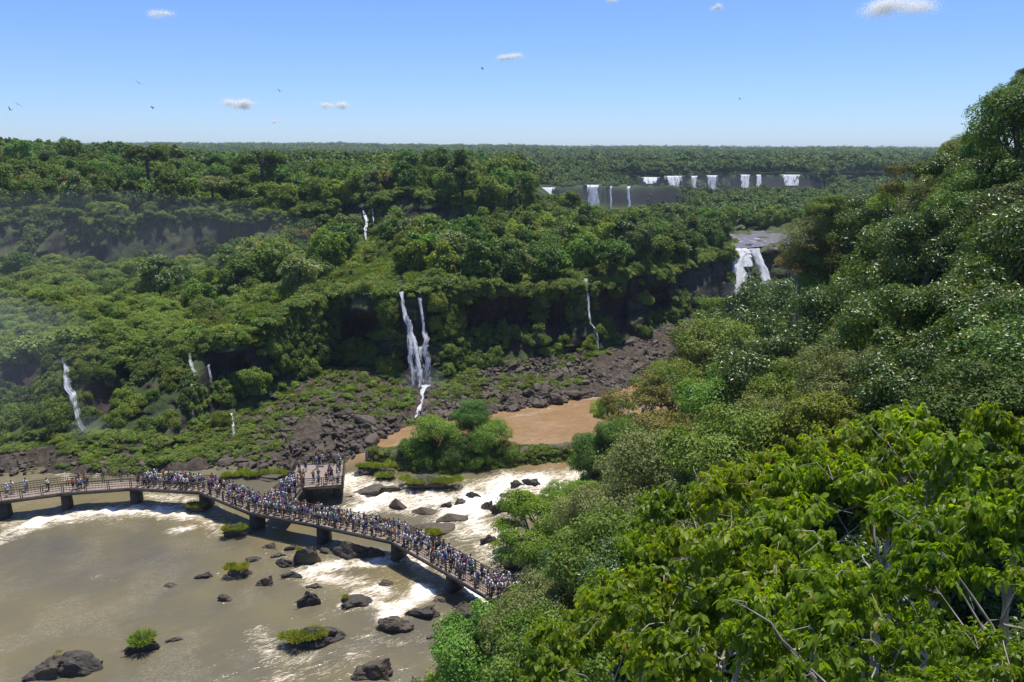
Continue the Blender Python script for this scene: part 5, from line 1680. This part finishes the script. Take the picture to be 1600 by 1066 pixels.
SKIN = plain_mat('skin', (.42, .26, .18), .6)
SKINS = [SKIN, plain_mat('tan_skin', (.32, .19, .12), .6), plain_mat('pale_skin', (.52, .35, .27), .6)]
CLOTHN = {'white': (.78, .78, .76), 'black': (.025, .025, .028), 'red': (.50, .03, .03), 'blue': (.05, .12, .42), 'navy': (.025, .035, .10), 'grey': (.26, .27, .28), 'denim': (.42, .55, .70), 'pink': (.62, .16, .36), 'yellow': (.70, .50, .05),
          'orange': (.65, .17, .03), 'teal': (.03, .25, .26), 'green': (.06, .22, .06), 'beige': (.50, .42, .31), 'purple': (.22, .06, .30)}
CLOTH_M = {k: plain_mat('cloth_' + k.replace(' ', '_'), v, .85) for k, v in CLOTHN.items()}
CLOTH = [CLOTH_M['white'], CLOTH_M['navy']]
HAIRM = [plain_mat('black_hair', (.018, .014, .012), .5), plain_mat('brown_hair', (.07, .04, .022), .5), plain_mat('white_hat', (.75, .74, .70), .7), plain_mat('grey_hair', (.3, .29, .28), .6)]
HANG = ((.23, -.02, 1.13), (.24, .07, .89)); RAILP = ((.25, .16, 1.18), (.17, .36, 1.14)); PHONE = ((.22, .22, 1.24), (.09, .36, 1.48)); HIPH = ((.33, -.06, 1.16), (.20, .06, 1.0)); WAVE = ((.33, .05, 1.52), (.30, .10, 1.78))
ST = (0, .01, -.01)
POSES = [((HANG, HANG), (ST, ST), 0.), ((RAILP, RAILP), (ST, ST), .18), ((PHONE, PHONE), (ST, ST), -.02), ((HANG, HIPH), (ST, (0, .04, .06)), 0.), ((HANG, HANG), ((0, .12, .20), (0, -.02, -.24)), .04), ((HANG, PHONE), (ST, ST), 0.), ((WAVE, HANG), (ST, ST), 0.)]
POSE_M = [pose_meshes(k, a, l, ln) for k, (a, l, ln) in enumerate(POSES)]
POSE_W = ['standing', 'leaning forward', 'holding camera', 'hand on hip', 'walking', 'raising phone', 'waving']

pr = random.Random(99)
people = []
def mat_slot(o, m):
    o.material_slots[0].link = 'OBJECT'; o.material_slots[0].material = m
SHIRTS = ['white'] * 14 + ['black'] * 7 + ['grey'] * 4 + ['red'] * 2 + ['blue'] * 2 + ['navy'] * 3 + ['denim'] * 2 + ['pink'] + ['orange', 'yellow', 'teal', 'green', 'beige', 'beige', 'purple']
PANTS = ['navy'] * 5 + ['black'] * 6 + ['grey'] * 3 + ['beige'] * 2 + ['blue', 'white']
def person(x, y, ang, where, key):
    k = pr.choice([0, 0, 1, 1, 2, 3, 4, 5, 5] + ([6] if pr.random() < .25 else []))
    body, shirt, trousers, shorts, hair = POSE_M[k]
    sc = pr.uniform(.94, 1.06)
    if pr.random() < .07: sc *= .74
    o = link('person', body, None, (x, y, DZ + .006))
    o.rotation_euler = (0, 0, ang); o.scale = (sc,) * 3
    mat_slot(o, pr.choice(SKINS))
    sh, pa = pr.choice(SHIRTS), pr.choice(PANTS)
    short = pr.random() < .45
    hi = pr.choice([0, 0, 0, 0, 1, 1, 2, 3])
    for nm, me, m in (('shirt', shirt, CLOTH_M[sh]), ('shorts' if short else 'trousers', shorts if short else trousers, CLOTH_M[pa]), ('sun_hat' if hi == 2 else 'hair', hair, HAIRM[hi])):
        c = link(nm, me, o); mat_slot(c, m)
    tag(o, None, 'person', 'visitors on the footbridge')
    lab = f'{"child" if sc < .8 else "person"} in {sh} shirt and {pa} {"shorts" if short else "trousers"} {POSE_W[k]} {where}'
    people.append((key, lab, lambda s, o=o: o.__setitem__('label', s)))

SPOTS = []
def try_spot(x, y, md=.42):
    if any((x - a) ** 2 + (y - b) ** 2 < md * md for a, b in SPOTS): return False
    SPOTS.append((x, y)); return True
SPANW = {2: ('on leftmost spans', 4), 3: ('on leftmost spans', 7), 4: ('before first bend', 40), 5: ('on descending span', 40), 6: ('at branch junction', 42), 7: ('on middle span', 44), 8: ('on slanting span', 32), 9: ('on last span', 26), 10: ('at shore end', 14), 1: ('at the far left', 0)}
for i, (where, n) in SPANW.items():
    t = norm(EDGE[i + 1] - EDGE[i]); nrm_ = np.array([-t[1], t[0]])
    cents = [pr.random() for _ in range(5)]
    got = tries = 0
    while got < n and tries < n * 40:
        tries += 1
        u = min(.99, max(.01, pr.choice(cents) + pr.gauss(0, .07))) if pr.random() < .8 else pr.random(); w = pr.choice([pr.uniform(.42, .62), pr.uniform(WID - .68, WID - .42), pr.uniform(.5, WID - .5), pr.uniform(1.2, WID - .42)])
        p = EDGE[i] + (EDGE[i + 1] - EDGE[i]) * u + nrm_ * w
        if i == 10 and u > .75: continue
        if not try_spot(*p): continue
        got += 1
        out = nrm_ if w > WID / 2 else -nrm_
        if .5 * WID - .4 < w < .5 * WID + .4: out = t * pr.choice([-1, 1])
        a = math.atan2(out[1], out[0]) - math.pi / 2 + pr.gauss(0, .45)
        person(p[0], p[1], a, where, p[0] / p[1])
a0, a1, b0, b1 = np.array(BR[0]), np.array(BR[1]), np.array(BR[3]), np.array(BR[2])
got = 0
while got < 30:
    u, w = pr.uniform(.02, 1), pr.uniform(.14, .86)
    p = (a0 + (a1 - a0) * u) * (1 - w) + (b0 + (b1 - b0) * u) * w
    if try_spot(*p):
        got += 1; person(p[0], p[1], pr.uniform(-1.8, 1.8), 'on branch bridge', p[0] / p[1])
got = 0
PL = np.array(PLAT); pc = PL.mean(0)
while got < 26:
    e = pr.randrange(5); u = pr.random(); q = PL[e] + (PL[(e + 1) % 5] - PL[e]) * u
    p = pc + (q - pc) * pr.choice([.86, .84, .8, .6, .5])
    if try_spot(*p):
        got += 1; person(p[0], p[1], math.atan2(*(p - pc)[::-1]) - math.pi / 2 + pr.gauss(0, .5), 'on lookout platform', p[0] / p[1])
unique_labels(people)

# ------------------------------------------------------------------ clouds and birds
def cloud_mat():
    t = NT('cloud_white')
    m = t.n('MixShader', {0: .5, 1: t.n('BsdfDiffuse', {'Color': (.98, .98, .98)}), 2: t.n('BsdfTranslucent', {'Color': (.95, .95, .95)})})
    return t.done(t.n('MixShader', {0: .35, 1: t.n('BsdfTransparent'), 2: m}))
M_CLOUD = cloud_mat()
CLOUDS = [(1414, 9, 44, 15, 'largest white puff of cloud at the top edge of the sky'), (796, 89, 17, 6, 'small white puff of cloud alone in mid sky'), (376, 163, 27, 8, 'flat white cloudlet low over the plateau at the left'), (521, 165, 20, 6, 'thin white cloudlet low over the plateau centre'),
          (252, 23, 20, 6, 'faint wisp of cloud high at the left'), (955, 1, 12, 5, 'speck of cloud at the top middle edge'), (1119, 12, 9, 6, 'tiny round cloud near the top right of centre'), (433, 190, 8, 4, 'faintest speck of cloud just above the horizon')]
for k, (px, py, wx, hy, lab) in enumerate(CLOUDS):
    rs = np.random.RandomState(600 + k)
    D = 5200.
    p = ray(px, py, D); m = D / F
    n = int(wx * hy * (46 if k < 4 else 22))
    nl = 9
    c = np.stack([rs.uniform(-.75, .75, nl), rs.uniform(-.5, .5, nl), rs.uniform(-.35, .45, nl)], -1)
    q = c[rs.randint(0, nl, n)] + rs.normal(0, 1, (n, 3)) * [.22, .3, .3]
    q = q * [wx * m, wx * m * .6, hy * m]
    v, f = leaves(q, norm(rdir(rs, n) * .8 + [0, 0, .8]), rdir(rs, n), np.full(n, 1.35 * m) * rs.uniform(.5, 1.2, n), (LEAF_Q[0] - [0, .5, 0], LEAF_Q[1]))
    tag(link('cloud', np_mesh('cloud', v, f, [M_CLOUD]), None, p), lab, 'cloud', 'small clouds in the sky')

M_BIRD = plain_mat('bird_feather', (.03, .03, .035), .7)
def bird_mesh(flap):
    m = MB()
    m.tube([(0, -.30, 0), (0, -.22, .0), (0, -.05, .01), (0, .14, .02), (0, .24, .04), (0, .33, .03)], [.01, .04, .085, .07, .04, .008], 7)
    for s in (-1, 1):
        a, b, c = flap
        V = np.array([[s * .05, .12, .03], [s * .05, -.12, .03], [s * .45, .17, a], [s * .45, -.08, a], [s * .78, .06, b], [s * .80, -.04, b], [s * 1.0, -.10, c]])
        V = np.concatenate([V, V + [0, 0, -.018]])
        m.add(V, [[0, 2, 3, 1], [2, 4, 5, 3], [7, 8, 10, 9], [9, 10, 12, 11], [0, 7, 9, 2], [2, 9, 11, 4], [1, 3, 10, 8], [3, 5, 12, 10], [4, 6, 6 + 7, 11], [6, 5, 12, 13], [4, 5, 6, 6]][:10])
    m.add([[-.03, -.26, 0], [.03, -.26, 0], [.09, -.46, 0], [-.09, -.46, 0], [-.03, -.26, -.015], [.03, -.26, -.015], [.09, -.46, -.015], [-.09, -.46, -.015]], [[0, 1, 2, 3], [7, 6, 5, 4], [0, 3, 7, 4], [1, 5, 6, 2], [3, 2, 6, 7]])
    return m.mesh('bird', M_BIRD)
BM = [bird_mesh((.16, .24, .26)), bird_mesh((.05, -.02, -.10)), bird_mesh((.28, .48, .6))]
for k, (px, py, d, rz, ry, lab) in enumerate([(217, 130, 230, .6, .5, 'dark bird gliding highest at the left of the sky'), (238, 168, 230, 2.2, -.4, 'dark bird banking just above the left plateau trees'), (437, 143, 300, 1., .3, 'small dark bird in the sky right of the flat cloudlet'),
                                              (754, 108, 250, 1.4, .25, 'dark bird gliding beside the mid sky cloud puff'), (28, 163, 260, .3, .6, 'dark bird near the left edge above the hill'), (16, 172, 280, 2.6, -.5, 'dark bird lowest at the left edge of the sky'), (1156, 155, 380, .8, .4, 'tiny far bird over the distant falls')]):
    o = link('bird', BM[k % 3], None, ray(px, py, d)); o.rotation_euler = (0, ry, rz); o.scale = (1.3,) * 3
    tag(o, lab, 'bird', 'birds over the gorge')

# ------------------------------------------------------------------ haze and spray
def vol_mat(name, dens, col=(.78, .86, 1.), aniso=.2):
    t = NT(name)
    v = t.n('VolumePrincipled', {'Density': dens, 'Color': col, 'Anisotropy': aniso})
    t.t.links.new(v.outputs[0], t.out.inputs['Volume'])
    return t.m
m = MB(); m.box((0, 3150, 44), (9600, 6500, 92))
HAZE_TOP = 120
tag(link('haze', m.mesh('haze', vol_mat('haze_air', .00011, (.74, .85, 1.)))), kind='stuff')
def spray(name, c, r, dens):
    bm = bmesh.new(); bmesh.ops.create_icosphere(bm, subdivisions=3, radius=1.)
    me = bpy.data.meshes.new(name); bm.to_mesh(me); bm.free()
    me.materials.append(vol_mat(name, dens, (.88, .92, 1.), .3))
    o = link(name, me, None, c); o.scale = r
    tag(o, kind='stuff')
spray('spray_mist', (-96, 120, 8), (34, 24, 16), .0045)
spray('spray_mist', (-100, 180, 22), (62, 30, 14), .0016)
spray('spray_mist', (-15.5, 130.5, 5.2), (4.2, 2.6, 3.2), .035)
spray('spray_mist', (-63, 110.5, 3.5), (3.2, 2.4, 2.4), .03)
spray('spray_mist', (66, 216, 4.5), (10, 6, 5), .02)
spray('spray_mist', (46, 438, 19), (50, 14, 10), .0035)
spray('spray_mist', (170, 632, 17), (80, 16, 11), .003)
